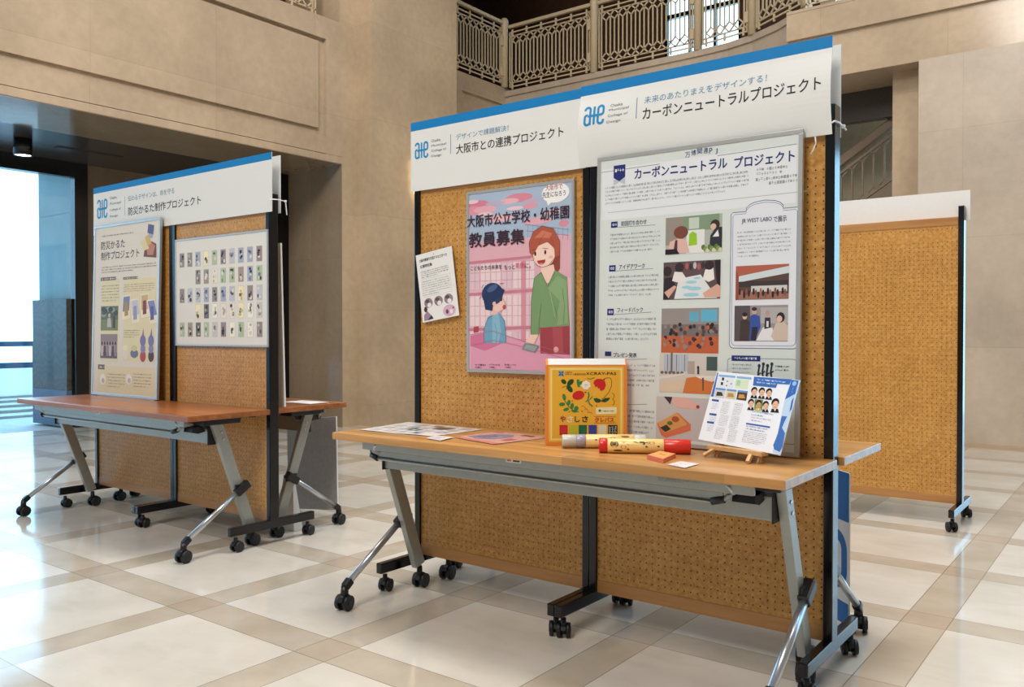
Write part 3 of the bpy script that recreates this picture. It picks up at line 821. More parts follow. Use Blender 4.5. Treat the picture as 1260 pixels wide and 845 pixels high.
WHT, BLU = (228, 228, 224), (18, 126, 190)
def header(name, label, x0, x1, y, z0, z1, c, items, deform=None, cat='sign', group=None):
    m = sheet_m(x0, y, z0)
    t, pl = sheet_thing(name, label, cat, m, group)
    k = crop(pl, *c)
    W_, H_ = x1 - x0, z1 - z0
    df = deform(W_, H_) if deform else (lambda a, b, c_: (a, b, c_))
    p = Print(); p.fine = bool(deform)
    p.grid(0, 0, W_, H_ - 0.0375, WHT, 0, 40 if deform else 1, 16 if deform else 1)
    p.grid(0, H_ - 0.0375, W_, H_, BLU, 0, 40 if deform else 1, 2 if deform else 1)
    blu2, gry = (30, 140, 195), (110, 118, 120)
    for it in items:
        if it[0] == 'logo': logo(p, *B2(k, it[1], it[2]), blu2)
        elif it[0] == 'bar':
            a, b = k(*it[1]), k(*it[2]); p.stroke([(a[0], a[1]), (a[0], b[1])], 0.0026, (40, 120, 165), 2)
        else:
            p.text(it[1], *B2(k, it[2], it[3]), it[4], 3, it[5], it[6] if len(it) > 6 else None)
    p.build('print', M['print'], t, df)
    b = MB(); nx = 40 if deform else 1; ny = 16 if deform else 1
    g = [[b.bm.verts.new(df(W_ * i / nx, H_ * j / ny, -0.0003)) for j in range(ny + 1)] for i in range(nx + 1)]
    g2 = [[b.bm.verts.new(df(W_ * i / nx, H_ * j / ny, -0.0033)) for j in range(ny + 1)] for i in range(nx + 1)]
    for i in range(nx):
        for j in range(ny):
            b.bm.faces.new((g[i][j], g[i + 1][j], g[i + 1][j + 1], g[i][j + 1])); b.bm.faces.new((g2[i][j], g2[i][j + 1], g2[i + 1][j + 1], g2[i + 1][j]))
    for i in range(nx):
        for j in (0, ny): b.bm.faces.new((g[i][j], g[i + 1][j], g2[i + 1][j], g2[i][j]))
    for j in range(ny):
        for i in (0, nx): b.bm.faces.new((g[i][j], g[i][j + 1], g2[i][j + 1], g2[i][j]))
    b.build('backing_board', M['white'], t)
    return t
DK, SUB, SM = (34, 34, 36), (92, 142, 176), (120, 126, 128)
def small(a, H4=None): return [('t', s, *q, SM, 0.012, H4) for s, q in zip(('Osaka', 'Municipal', 'College of', 'Design'), a)]
header('header_sign', 'white sign with blue top band over the big display\'s left half', -2.628, -1.722, 2.7215, 1.717, 2.018, (500, 120, 4.696),
    [('logo', (50, 358), (127, 250)), ('bar', (256, 213), (256, 325)),
     ('t', 'デザインで課題解決！', (288, 240), (590, 163), SUB, 0.0, 0.025), ('t', '大阪市との連携プロジェクト', (288, 322), (908, 170), DK, 0.012, 0.041)]
    + small([((145, 255), (197, 238)), ((145, 285), (230, 262)), ((145, 317), (230, 290)), ((145, 347), (203, 325))], 0.012))
def bow(W_, H_):
    def f(x, y, z):
        v = y / H_; u = x / W_
        s = math.sin(math.pi * min(1, v / 0.86)) if v < 0.86 else 0
        k = 0.020 * s * (0.75 + 0.25 * math.cos(2 * math.pi * u)) + 0.010 * max(0, 1 - u / 0.10) * (1 - v) ** 1.0 + 0.0045
        return (x, y, z + k)
    return f
header('header_sign', 'bulging white sign with blue top band over the big display\'s right half', -1.737, -0.812, 2.7215, 1.716, 2.022, (700, 40, 3.706),
    [('logo', (84, 436), (174, 330)), ('bar', (319, 300), (311, 398)),
     ('t', '未来のあたりまえをデザインする！', (352, 322), (910, 200), SUB, 0.0, 0.026), ('t', 'カーボンニュートラルプロジェクト', (347, 392), (1160, 215), DK, 0.012, 0.042)]
    + small([((200, 344), (255, 322)), ((195, 367), (283, 338)), ((190, 394), (280, 366)), ((187, 422), (248, 400))], 0.011), bow)
header('header_sign', 'long white sign with blue top band over the display further left', -5.437, -3.610, 2.7215, 1.715, 2.018, (100, 180, 5.04),
    [('logo', (100, 452), (162, 322)), ('bar', (270, 310), (270, 428)),
     ('t', '伝わるデザインは、命を守る', (290, 337), (577, 260), SUB, 0.0, 0.034), ('t', '防災かるた制作プロジェクト', (292, 422), (742, 312), DK, 0.012, 0.050)]
    + small([((178, 327), (220, 308)), ((178, 363), (246, 343)), ((178, 403), (246, 380)), ((178, 444), (228, 422))], 0.017))
def back_sign(label, x0, x1, y, z0, z1):
    t = thing('header_sign', label, 'sign', (x0, y, z0))
    MB().box(0, x1 - x0, 0, 0.003, 0, z1 - z0).build('backing_board', M['white'], t)
    MB().box(0, x1 - x0, 0.0031, 0.0036, z1 - z0 - 0.0375, z1 - z0).build('blue_band', plain('blue_band', BLU, 0.5), t)
back_sign('back of the rear sign peeking out past the right edge of the big display', -1.722, -0.806, 2.7865, 1.717, 2.012)
back_sign('back of the rear sign peeking out past the right edge of the display further left', -5.437, -3.625, 2.7865, 1.715, 2.014)
back_sign('blank back of a white sign on top of the bare partition at right', -1.775, -0.852, 5.419, 1.735, 1.905)
for lab, x, y, z, tail in (('white cable tie at the right end of the big display\'s signs', -0.805, 2.705, 1.752, -0.012), ('white cable tie at the right end of the signs on the display further left', -3.606, 2.712, 1.775, -0.07)):
    t = thing('cable_tie', lab, 'cable tie', (x, y, z))
    MB().tube([(-0.006, -0.004, -0.006), (0.004, 0.0, 0.0), (0.006, 0.04, 0.003), (0.005, 0.085, 0.0)], 0.0028, 8).build('strap', M['whitep'], t)
    MB().box(0.0, 0.011, 0.082, 0.092, -0.005, 0.005, 0.001).bar((0.006, 0.088, 0.0), (0.012 if tail > -0.05 else 0.006, 0.096, tail), 0.005, 0.003).build('lock_head', M['whitep'], t)
m = MB().tube([on_y(1003, 168, 2.705), on_y(1004, 176, 2.706), on_y(1001, 184, 2.704), on_y(997, 190, 2.706)], 0.0022, 8)
tag(m.build('string', M['whitep']), 'loose white string hanging by the top right corner of the tall grey board', 'string')

def framed(name, label, cat, x, y, z, W_, H_, lean, fr, base, mat='gloss', roll=0.0, frame_mat='alu', depth=0.012):
    m = sheet_m(x, y, z, 0, lean, roll)
    t, pl = sheet_thing(name, label, cat, m)
    b = MB()
    for a in ((0, W_, 0, fr), (0, W_, H_ - fr, H_), (0, fr, fr, H_ - fr), (W_ - fr, W_, fr, H_ - fr)):
        b.box(a[0], a[1], a[2], a[3], -depth, 0.003, 0.0015)
    b.build('frame', M[frame_mat], t)
    MB().box(fr * 0.6, W_ - fr * 0.6, fr * 0.6, H_ - fr * 0.6, -depth * 0.85, -0.0012).build('backing', M['white'], t)
    p = Print()
    p.rect(fr, fr, W_ - fr, H_ - fr, base, 0)
    return t, pl, p

# --- pink teacher poster
PW, PH = 0.536, 0.752
t, pl, p = framed('poster', 'framed pink illustrated poster of a woman and a boy on the left pegboard', 'poster', -2.306, 2.722, 0.932, PW, PH, 0.0, 0.013, (232, 186, 196), depth=0.010)
c = crop(pl, 560, 210, 3.25)
def Pg(pts, col, l=2): p.poly([c(*q) for q in pts], col, l)
def El(x, y, rx, ry, col, l=2, rot=0.0):
    a = c(x, y); b = c(x + rx, y - rx * 0.13); d = c(x, y + ry); p.ell(a[0], a[1], abs(b[0] - a[0]), abs(d[1] - a[1]), col, l, 22, rot)
x0, y0, x1, y1 = 0.014, 0.014, PW - 0.014, PH - 0.014
p.rect(x0, PH * 0.72, x1, y1, (172, 190, 212), 1)
for q in ((90, 135, 44, 16, (214, 130, 152)), (75, 160, 30, 18, (226, 150, 168)), (120, 155, 46, 15, (232, 172, 186)), (255, 108, 55, 18, (222, 140, 158)), (215, 122, 40, 12, (236, 182, 192)), (300, 140, 30, 12, (226, 158, 174)), (330, 200, 60, 14, (230, 172, 184)), (180, 190, 55, 14, (236, 190, 200)), (435, 210, 20, 14, (220, 146, 162))): El(*q[:4], q[4], 2)
p.rect(x0, PH * 0.50, x1, PH * 0.715, (226, 176, 188), 2)
for k in range(9):     # roof-top fence line
    a = c(290 + k * 20, 232 + k * 2.6 - k * 1.6); p.rect(a[0], a[1] - 0.035, a[0] + 0.002, a[1] + 0.012, (150, 150, 176), 3)
p.stroke([c(280, 215), c(455, 235)], 0.003, (150, 150, 176), 3); p.stroke([c(285, 240), c(455, 258)], 0.003, (160, 150, 176), 3)
# school building: pink walls, panes
for i, (ya, yb) in enumerate(((0.455, 0.595), (0.255, 0.42), (0.10, 0.225))):
    for j in range(6):
        xa = x0 + 0.006 + j * 0.056
        p.rect(xa, PH * ya, xa + 0.049, PH * yb, (238, 214, 218) if (i + j) % 3 else (228, 196, 206), 4)
        for q in (0.33, 0.66): p.rect(xa, PH * (ya + (yb - ya) * q) - 0.0008, xa + 0.049, PH * (ya + (yb - ya) * q) + 0.0008, (190, 130, 146), 5)
        p.rect(xa + 0.024, PH * ya, xa + 0.0255, PH * yb, (190, 130, 146), 5)
for ya in (0.605, 0.43, 0.235): p.stroke([(x0, PH * ya), (PW * 0.66, PH * (ya + 0.012))], 0.011, (206, 130, 148), 5)
p.rect(PW * 0.53, PH * 0.12, PW * 0.575, PH * 0.60, (216, 148, 162), 5)
Pg([(62, 655), (150, 640), (300, 690), (458, 735), (462, 800), (62, 792)], (226, 160, 184), 6)
Pg([(62, 660), (120, 648), (190, 690), (120, 720), (62, 700)], (214, 120, 156), 7)
Pg([(75, 625), (95, 622), (95, 645), (75, 648)], (186, 70, 84), 8)
# boy
Pg([(132, 585), (175, 565), (200, 600), (206, 690), (118, 690), (115, 640)], (116, 168, 196), 8)
Pg([(150, 580), (175, 570), (185, 640), (175, 690), (150, 688)], (140, 188, 210), 9)
El(172, 528, 29, 34, (244, 204, 190), 9); El(160, 560, 14, 18, (236, 190, 178), 8)
El(150, 493, 43, 45, (48, 66, 104), 10); Pg([(112, 500), (122, 555), (150, 560), (158, 520), (190, 500), (200, 478), (160, 450)], (42, 58, 96), 10)
El(198, 545, 7, 9, (200, 84, 88), 11); El(186, 515, 4, 7, (60, 40, 50), 11); El(158, 532, 7, 9, (238, 190, 178), 11)
El(150, 470, 22, 12, (78, 100, 140), 11, 0.4)
# woman
El(388, 362, 30, 52, (156, 78, 66), 8); Pg([(395, 330), (420, 340), (420, 390), (405, 415), (392, 395)], (146, 70, 60), 8)
Pg([(345, 385), (395, 375), (405, 425), (370, 452), (345, 425)], (246, 208, 192), 9)
Pg([(316, 432), (346, 405), (372, 462), (402, 398), (448, 425), (458, 620), (338, 628), (336, 655), (304, 655), (306, 520)], (126, 158, 110), 9)
Pg([(372, 470), (410, 420), (448, 440), (452, 610), (400, 620), (420, 520)], (142, 172, 124), 10)
Pg([(340, 628), (458, 620), (459, 735), (342, 730)], (164, 70, 78), 9)
Pg([(390, 626), (430, 624), (435, 733), (395, 732)], (178, 84, 90), 10)
El(356, 335, 45, 50, (248, 214, 198), 10)
Pg([(300, 330), (296, 290), (312, 245), (350, 220), (395, 232), (420, 280), (418, 340), (400, 345), (398, 310), (370, 285), (335, 300), (312, 340)], (178, 92, 72), 11)
Pg([(318, 270), (350, 238), (390, 250), (380, 270), (345, 268)], (206, 122, 96), 12)
El(322, 332, 4, 9, (70, 36, 36), 12); El(362, 326, 4, 9, (70, 36, 36), 12); Pg([(329, 360), (363, 355), (361, 366), (352, 375), (341, 376), (332, 369)], (176, 62, 64), 12); Pg([(337, 371), (355, 368), (350, 374), (342, 375)], (236, 146, 142), 13)
El(312, 352, 8, 6, (244, 178, 170), 11); El(384, 345, 9, 6, (244, 178, 170), 11)
Pg([(305, 655), (336, 655), (318, 690), (285, 702), (280, 690)], (244, 204, 190), 10)
Pg([(280, 688), (338, 700), (322, 728), (268, 714)], (120, 140, 136), 11); Pg([(286, 694), (330, 703), (318, 722), (277, 711)], (150, 170, 166), 12)
El(405, 715, 10, 12, (232, 176, 172), 11)
def St(pts, wd, col, l=14): p.stroke([c(*q) for q in pts], wd, col, l)
OL = (120, 70, 66)
St([(312, 340), (316, 362), (332, 380), (352, 386), (376, 378), (396, 352)], 0.0016, OL); St([(300, 330), (298, 285), (314, 244), (350, 220), (394, 232), (420, 280), (420, 345)], 0.0016, OL)
St([(335, 300), (345, 270), (362, 250)], 0.0012, OL); St([(398, 312), (392, 280), (378, 258)], 0.0012, OL); St([(310, 318), (328, 314)], 0.0018, OL); St([(352, 310), (374, 312)], 0.0018, OL)
GL = (84, 112, 74)
St([(346, 405), (318, 430), (306, 520), (304, 655)], 0.0016, GL); St([(372, 462), (400, 400)], 0.0020, GL); St([(372, 462), (346, 408)], 0.0020, GL); St([(336, 655), (338, 600), (346, 530)], 0.0014, GL); St([(400, 540), (412, 590), (404, 618)], 0.0014, GL); St([(430, 470), (440, 540), (434, 610)], 0.0014, GL); St([(380, 480), (402, 585)], 0.0012, (196, 210, 180))
BLn = (60, 96, 124)
St([(150, 580), (132, 590), (116, 640), (118, 690)], 0.0016, BLn); St([(160, 610), (170, 650), (166, 688)], 0.0012, BLn); St([(178, 568), (200, 602), (206, 690)], 0.0014, BLn)
St([(188, 505), (204, 530), (198, 552), (182, 566)], 0.0014, OL); St([(115, 455), (108, 470)], 0.002, (48, 66, 104)); St([(180, 452), (196, 450)], 0.002, (48, 66, 104)); St([(108, 500), (100, 512)], 0.002, (48, 66, 104))
for q in ((120, 175, 30, 10), (240, 150, 34, 8), (390, 165, 40, 10), (70, 125, 24, 8)): El(*q, (238, 204, 212), 3)
for q in ((160, 130, 40, 7), (310, 118, 36, 7)): El(*q, (196, 176, 196), 2)
St([(62, 700), (150, 676), (260, 700), (440, 750)], 0.0018, (206, 126, 156)); St([(62, 655), (150, 640), (300, 690), (458, 735)], 0.0016, (190, 110, 140))
# bubble and words
El(402, 88, 56, 40, (246, 244, 242), 5); Pg([(365, 118), (392, 122), (372, 140)], (246, 244, 242), 5)
p.text('大阪市で', *B2(c, (362, 80), (430, 50)), (176, 70, 110), 7, 0.012, h=0.023); p.text('先生になろう', *B2(c, (350, 108), (443, 78)), (60, 50, 60), 7, 0.012, h=0.022)
p.text('大阪市公立学校・幼稚園', *B2(c, (50, 226), (457, 140)), (66, 44, 58), 14, 0.022, h=0.050)
p.text('教員募集', *B2(c, (58, 308), (278, 232)), (66, 44, 58), 14, 0.028, h=0.060)
p.text('こどもたちの未来を', *B2(c, (64, 400), (188, 374)), (80, 50, 64), 13, 0.008, h=0.019); p.text('もっと', *B2(c, (198, 394), (240, 376)), (80, 50, 64), 13, 0.008, h=0.019)
p.text('笑顔', *B2(c, (243, 392), (277, 366)), (222, 110, 136), 13, 0.012, h=0.024); p.text('に。', *B2(c, (280, 388), (304, 372)), (80, 50, 64), 13, 0.008, h=0.019)
for xa in (82, 138, 200): p.lines(*B2(c, (xa, 770), (xa + 44, 792)), 2, (110, 70, 90), 13)
p.build('print', M['gloss'], t)

# --- small white leaflet pinned at left
m = sheet_m(-2.5555, 2.7195, 1.139, 0, 0, R(8.2)); t, pl = sheet_thing('leaflet', 'small white leaflet pinned slightly askew at the left edge of the front pegboard', 'leaflet', m)
p = Print(); p.rect(0, 0, 0.212, 0.298, (236, 234, 230), 0)
p.text('大阪市教員を目指すみなさまへの', 0.018, 0.262, 0.180, 0.276, (50, 46, 50), 2, 0.02); p.text('広報特別集', 0.020, 0.236, 0.090, 0.250, (50, 46, 50), 2, 0.03)
p.lines(0.02, 0.190, 0.180, 0.224, 4, (130, 126, 128)); p.lines(0.02, 0.112, 0.180, 0.180, 7, (150, 148, 150), 2, 0.4); p.frame(0.02, 0.108, 0.186, 0.186, 0.0008, (170, 168, 170), 1)
for i, xx in enumerate((0.046, 0.105, 0.163)):
    p.ell(xx, 0.080, 0.025, 0.021, (150, 128, 134), 2); p.ell(xx + 0.004, 0.070, 0.012, 0.010, (238, 230, 228), 3); p.ell(xx - 0.006, 0.088, 0.012, 0.007, (92, 74, 82), 3)
p.poly([(0.010, 0.006), (0.062, 0.008), (0.050, 0.030), (0.034, 0.046), (0.012, 0.030)], (160, 132, 156), 2); p.ell(0.026, 0.054, 0.010, 0.012, (70, 50, 56), 3); p.poly([(0.03, 0.006), (0.066, 0.009), (0.056, 0.026)], (64, 48, 56), 3)
p.ell(0.160, 0.030, 0.036, 0.025, (214, 178, 196), 2); p.ell(0.148, 0.026, 0.008, 0.010, (110, 70, 90), 3); p.ell(0.172, 0.024, 0.009, 0.010, (240, 226, 230), 3); p.ell(0.184, 0.038, 0.004, 0.004, (120, 50, 70), 3)
p.build('print', M['print'], t); MB().box(0, 0.212, 0, 0.298, -0.0012, -0.0002).build('paper', M['white'], t)
MB().cyl((0.106, 0.288, 0.0), (0.106, 0.288, 0.006), 0.005, 0.004, 12).build('pin', M['whitep'], t)

# --- tall grey project board leaning on the right pegboard
CW, CHH = 0.756, 1.036
t, pl, p = framed('project_board', 'tall pale grey project board in a silver frame leaning behind crayon box and easel', 'poster', -1.650, 2.667, 0.7045, CW, CHH, R(1.55), 0.014, (214, 220, 216), 'print', 0.0)
c = crop(pl, 700, 40, 3.706)
NV, TG = (36, 44, 110), (156, 160, 166)
ytop = c(600, 580)[1]
q = c(175, 855); p.rect(0.02, q[1], CW - 0.02, CHH - 0.045, (226, 228, 230), 1)
p.stroke([(0.018, CHH - 0.055), (0.255, CHH - 0.052)], 0.002, (120, 130, 130), 2); p.stroke([(0.47, CHH - 0.050), (CW - 0.02, CHH - 0.046)], 0.002, (120, 130, 130), 2)
for i, ch in enumerate('万博関連PJ'):
    a = c(530 + i * 27.5, 572 - 10 * math.sin(i / 5 * math.pi) - i * 3.4); p.text(ch, a[0], a[1], a[0] + (0.0185, 0.0185, 0.0185, 0.0185, 0.011, 0.008)[i], a[1] + 0.019, (60, 70, 120), 3, 0.004)
p.text('カーボンニュートラル', *B2(c, (300, 657), (722, 580)), NV, 3, 0.03, 0.036); p.text('プロジェクト', *B2(c, (755, 608), (1030, 545)), NV, 3, 0.03, 0.036)
a = c(205, 608); b = c(257, 665); xm = (a[0] + b[0]) / 2
p.poly([(a[0], a[1]), (a[0], b[1] + 0.006), (xm, b[1] - 0.008), (b[0], b[1] + 0.006), (b[0], a[1])], NV, 3)
p.poly([(a[0], b[1] + 0.0), (a[0], b[1] - 0.022), (xm, b[1] - 0.010), (b[0], b[1] - 0.022), (b[0], b[1] + 0.0)], (188, 194, 204), 2); p.lines(a[0] + 0.006, a[1] - 0.026, b[0] - 0.006, a[1] - 0.012, 1, (230, 232, 240), 4, 0.8, 1)
p.lines(*B2(c, (198, 700), (818, 650)), 1, TG, 2, 0.16, 1)
p.lines(0.035, c(198, 786)[1], c(818, 700)[0], c(198, 700)[1] + 0.002, 5, TG, 2, 0.5, 0.86)
for i, (aa, bb) in enumerate((((855, 635), (1003, 610)), ((855, 656), (975, 634)), ((852, 680), (1040, 650)), ((912, 696), (1045, 672)))): q0, q1 = c(*aa), c(*bb); p.lines(q0[0], q0[1], q1[0], q0[1] + 0.0125, 1, (150, 154, 162), 2, 0.8, 1)
p.stroke([c(178, 822), c(1088, 722)], 0.0016, TG, 2)
c = crop(pl, 740, 240, 4.696)
def photo(cc, a, b, l=2):
    X0, Y0, X1, Y1 = B2(cc, a, b); X0, X1 = sorted((X0, X1)); Y0, Y1 = sorted((Y0, Y1))
    def r(u0, v0, u1, v1, col, dl=1): p.rect(X0 + (X1 - X0) * u0, Y1 - (Y1 - Y0) * v0, X0 + (X1 - X0) * u1, Y1 - (Y1 - Y0) * v1, col, l + dl)
    def e(u, v, ru, rv, col, dl=2):
        pts = [(min(X1, max(X0, X0 + (X1 - X0) * (u + ru * math.cos(k * 0.3142)))), min(Y1, max(Y0, Y1 - (Y1 - Y0) * (v + rv * math.sin(k * 0.3142))))) for k in range(20)]
        p.poly(pts, col, l + dl)
    def g(pts, col, dl=2): p.poly([(X0 + (X1 - X0) * u, Y1 - (Y1 - Y0) * v) for u, v in pts], col, l + dl)
    return r, e, g
# step headings and text
for i, (n, hd, ya) in enumerate((('01', '初回打ち合わせ', 172), ('02', 'アイデアワーク', 424), ('03', 'フィードバック', 676))):
    dx = -11 * i
    a, b = c(56 + dx, ya + 18), c(94 + dx, ya - 20); p.rect(a[0], a[1], b[0], b[1], NV, 3); p.text(n, a[0] + 0.006, a[1] + 0.007, b[0] - 0.005, b[1] - 0.007, (236, 238, 244), 4, 0.03)
    p.text(hd, *B2(c, (114 + dx, ya + 4), (262 + dx, ya - 30)), (60, 66, 90), 3, 0.02, h=0.0175)
    p.stroke([c(96 + dx, ya + 14), c(310 + dx, ya + 0)], 0.0014, (110, 116, 124), 2)
    p.lines(*B2(c, (50 + dx, ya + 168), (340 + dx, ya + 24)), 5, TG, 2, 0.46, 0.85)
c2 = crop(pl, 660, 420, 3.706)
a, b = c2(313, 66), c2(342, 46); p.rect(a[0], a[1], b[0], b[1], NV, 3); p.text('プレゼン発表', *B2(c2, (352, 72), (458, 52)), (60, 66, 90), 3, 0.02, h=0.0165); p.stroke([c2(345, 84), c2(505, 80)], 0.0014, (110, 116, 124), 2)
p.lines(*B2(c2, (310, 204), (540, 100)), 5, TG, 2, 0.46, 0.9)
p.stroke([c2(310, 290), c2(505, 286)], 0.0014, (110, 116, 124), 2); p.lines(*B2(c2, (305, 412), (535, 310)), 5, TG, 2, 0.46, 0.9)
# photos, middle column
r, e, g = photo(c, (370, 345), (700, 104)); r(0, 0, 1, 1, (176, 178, 168), 0); r(0.0, 0, 0.32, 0.75, (150, 140, 130)); r(0.32, 0, 0.95, 0.4, (128, 150, 122)); r(0.42, .05, .60, .35, (196, 206, 190)); r(0.38, 0.38, 0.70, 1, (226, 226, 222), 2); g([(.43, .48), (.49, .42), (.56, .48), (.57, .78), (.42, .80)], (150, 196, 44), 3)
g([(.05, .98), (.08, .66), (.22, .58), (.38, .62), (.44, .98)], (222, 180, 170), 3); e(.28, .42, .13, .17, (122, 70, 56), 4); g([(.14, .98), (.18, .62), (.22, .62), (.22, .98)], (90, 50, 60), 4); g([(.0, 1), (.0, .86), (.2, .86), (.26, 1)], (40, 32, 38), 5)
g([(.78, .95), (.80, .56), (.90, .34), (1, .36), (1, .95)], (48, 48, 58), 3); e(.88, .28, .08, .13, (58, 44, 42), 4); e(.85, .33, .05, .08, (222, 180, 158), 5); g([(.84, .6), (.93, .42), (.95, .6)], (230, 230, 230), 5)
for k in range(9): e(.68 + .037 * k, .86 + .05 * (k % 3), .035, .07, ((92, 120, 58), (130, 150, 78), (210, 206, 170))[k % 3], 4)
r, e, g = photo(c, (357, 606), (690, 372)); r(0, 0, 1, 1, (96, 76, 78), 0); g([(.28, .45), (.66, .36), (.95, .98), (.2, .98)], (222, 226, 226), 1)
for u, v, ru, rv in ((.5, .55, .10, .04), (.42, .68, .09, .04), (.56, .72, .12, .05), (.5, .88, .14, .05), (.6, .45, .06, .03)): e(u, v, ru, rv, (160, 206, 222), 3)
g([(.0, .98), (.02, .42), (.16, .40), (.22, .62), (.12, .98)], (44, 38, 46), 2); e(.07, .24, .08, .13, (52, 40, 42), 3); g([(.16, .5), (.20, .26), (.34, .28), (.42, .46), (.34, .58)], (232, 226, 222), 3); e(.29, .15, .08, .12, (54, 42, 44), 4)
g([(.70, .48), (.74, .24), (.88, .2), (.90, .5), (.8, .56)], (234, 230, 226), 3); e(.81, .13, .08, .12, (54, 42, 44), 4); g([(.9, 0), (1, 0), (1, .98), (.94, .6)], (40, 34, 40), 3); g([(.7, .85), (.95, .62), (1, .68), (1, .96), (.74, .96)], (216, 168, 148), 3); g([(.02, .8), (.2, .62), (.24, .66), (.1, .96)], (214, 166, 148), 3)
for k in range(5): e(.42 + .07 * k, .12 + .03 * (k % 2), .03, .09, ((176, 90, 90), (60, 50, 60), (190, 190, 190))[k % 3], 2)
r, e, g = photo(c, (345, 910), (680, 650)); r(0, 0, 1, 1, (120, 112, 112), 0); r(0, 0, 1, .36, (150, 142, 138)); r(.50, .08, .66, .30, (98, 170, 196), 2); r(.70, .04, .97, .30, (98, 176, 206), 2); r(0, .62, 1, 1, (190, 96, 60), 1)
for k in range(64): e(random.uniform(.04, .96), random.uniform(.36, .9), .030, .045, random.choice(((50, 42, 46), (70, 56, 58), (44, 40, 46), (92, 72, 70), (196, 100, 60), (150, 130, 124))), 2 + k % 6)
r, e, g = photo(c2, (560, 230), (826, 55)); r(0, 0, 1, 1, (206, 200, 192), 0)
for u in (.08, .24, .38): r(u, .04, u + .13, .46, (176, 186, 198)); r(u + .06, .04, u + .07, .46, (110, 100, 96), 2)
r(.20, 0, .235, .5, (120, 108, 100), 2); r(.5, .2, .62, .52, (176, 160, 150)); r(.82, .08, 1, .42, (70, 88, 84)); g([(.42, 1), (.48, .62), (.75, .55), (1, .62), (1, 1)], (206, 120, 62)); g([(0, .60), (.46, .5), (.46, .54), (0, .68)], (222, 212, 200), 3); g([(0, .98), (0, .82), (.2, .68), (.46, .68), (.36, .98)], (216, 196, 172), 3); g([(.62, .56), (.98, .54), (1, .72), (.7, .62)], (226, 218, 208), 3); g([(.75, .6), (.76, .92), (.78, .92), (.78, .6)], (90, 70, 60), 3); g([(.93, .68), (.94, .95), (.96, .95), (.96, .68)], (90, 70, 60), 3); e(.68, .36, .02, .05, (60, 50, 50), 3); r(.665, .40, .70, .52, (70, 60, 66), 3)
for k in range(6): e(.05 + .07 * k, .5, .03, .04, (110, 104, 108), 2)
r, e, g = photo(c2, (545, 440), (800, 262)); r(0, 0, 1, 1, (196, 190, 190), 0); g([(.02, .66), (.40, .36), (.64, .62), (.64, .76), (.18, .98), (.10, .92)], (214, 116, 82), 2); g([(.02, .64), (.38, .36), (.58, .62), (.18, .86)], (214, 156, 90), 3); g([(.08, .74), (.2, .66), (.28, .76), (.18, .84)], (60, 60, 50), 4); e(.36, .52, .07, .07, (176, 84, 52), 4); e(.26, .62, .05, .05, (96, 110, 50), 4); g([(.2, .02), (.55, .0), (.8, .18), (.74, .26), (.4, .24)], (224, 178, 166), 2); g([(.14, 0), (.3, 0), (.26, .18)], (60, 52, 60), 3); e(.76, .2, .03, .04, (170, 50, 56), 4)
# right column: rounded panel with a crest
c3 = crop(pl, 880, 240, 3.84)
def rnd(pad):
    a = c3(76 + pad, 84 + pad); b = c3(378 - pad, 726 - pad * 1.4); x_0, x_1, y_0, y_1 = a[0], c3(398 - pad, 55)[0], b[1], a[1]
    xm = (x_0 + x_1) / 2; rr = 0.014
    pts = [(x_0 + rr, y_0), (x_1 - rr, y_0)] + [(x_1 - rr + rr * math.sin(k), y_0 + rr - rr * math.cos(k)) for k in (0.4, 0.8, 1.2, 1.57)]
    pts += [(x_1, y_1 - 0.006), (x_1 - 0.006, y_1), (xm + 0.062, y_1)] + [(xm + 0.062 * math.cos(k), y_1 + 0.006 + 0.026 * math.sin(k)) for k in (0.2, 0.6, 1.0, 1.57, 2.14, 2.54, 2.94)]
    pts += [(xm - 0.062, y_1), (x_0 + 0.006, y_1), (x_0, y_1 - 0.006), (x_0, y_0 + rr)] + [(x_0 + rr - rr * math.cos(k), y_0 + rr - rr * math.sin(k)) for k in (0.4, 0.8, 1.2)]
    return pts
p.poly(rnd(0), (224, 226, 232), 1); p.stroke(rnd(0), 0.0022, (88, 98, 140), 2, True); p.stroke(rnd(9), 0.0014, (88, 98, 140), 2, True)
p.text('JR WEST LABO', *B2(c3, (126, 134), (268, 106)), (60, 66, 96), 3, 0.02, h=0.0175); p.text('で展示', *B2(c3, (276, 124), (338, 100)), (60, 66, 96), 3, 0.02, h=0.0185)
p.lines(*B2(c3, (104, 300), (356, 150)), 7, TG, 3, 0.42, 0.42)
r, e, g = photo(c3, (96, 496), (350, 324)); r(0, 0, 1, 1, (92, 70, 62), 0); g([(0, 0), (1, 0), (1, .16), (0, .46)], (176, 96, 76), 1); g([(.06, .30), (1, .06), (1, .26), (.06, .48)], (206, 216, 220), 2); r(.06, .46, 1, .62, (62, 56, 56), 2); g([(0, .1), (.06, .3), (.06, 1), (0, 1)], (150, 78, 56), 2); r(.3, .6, .97, .78, (206, 204, 200), 3); r(.06, .84, 1, 1, (150, 110, 92), 2)
for k in range(20): e(.08 + .045 * k, .76 + .05 * ((k * 7) % 3), .022, .10, ((60, 46, 48), (176, 110, 96), (44, 40, 44), (140, 84, 76))[k % 4], 4)
r, e, g = photo(c3, (90, 690), (345, 518)); r(0, 0, 1, 1, (150, 144, 146), 0); r(0, 0, .3, 1, (88, 80, 82)); r(.5, .06, 1, .5, (176, 172, 172)); g([(.42, .98), (.55, .6), (.72, .62), (.8, .98)], (226, 226, 228), 2)
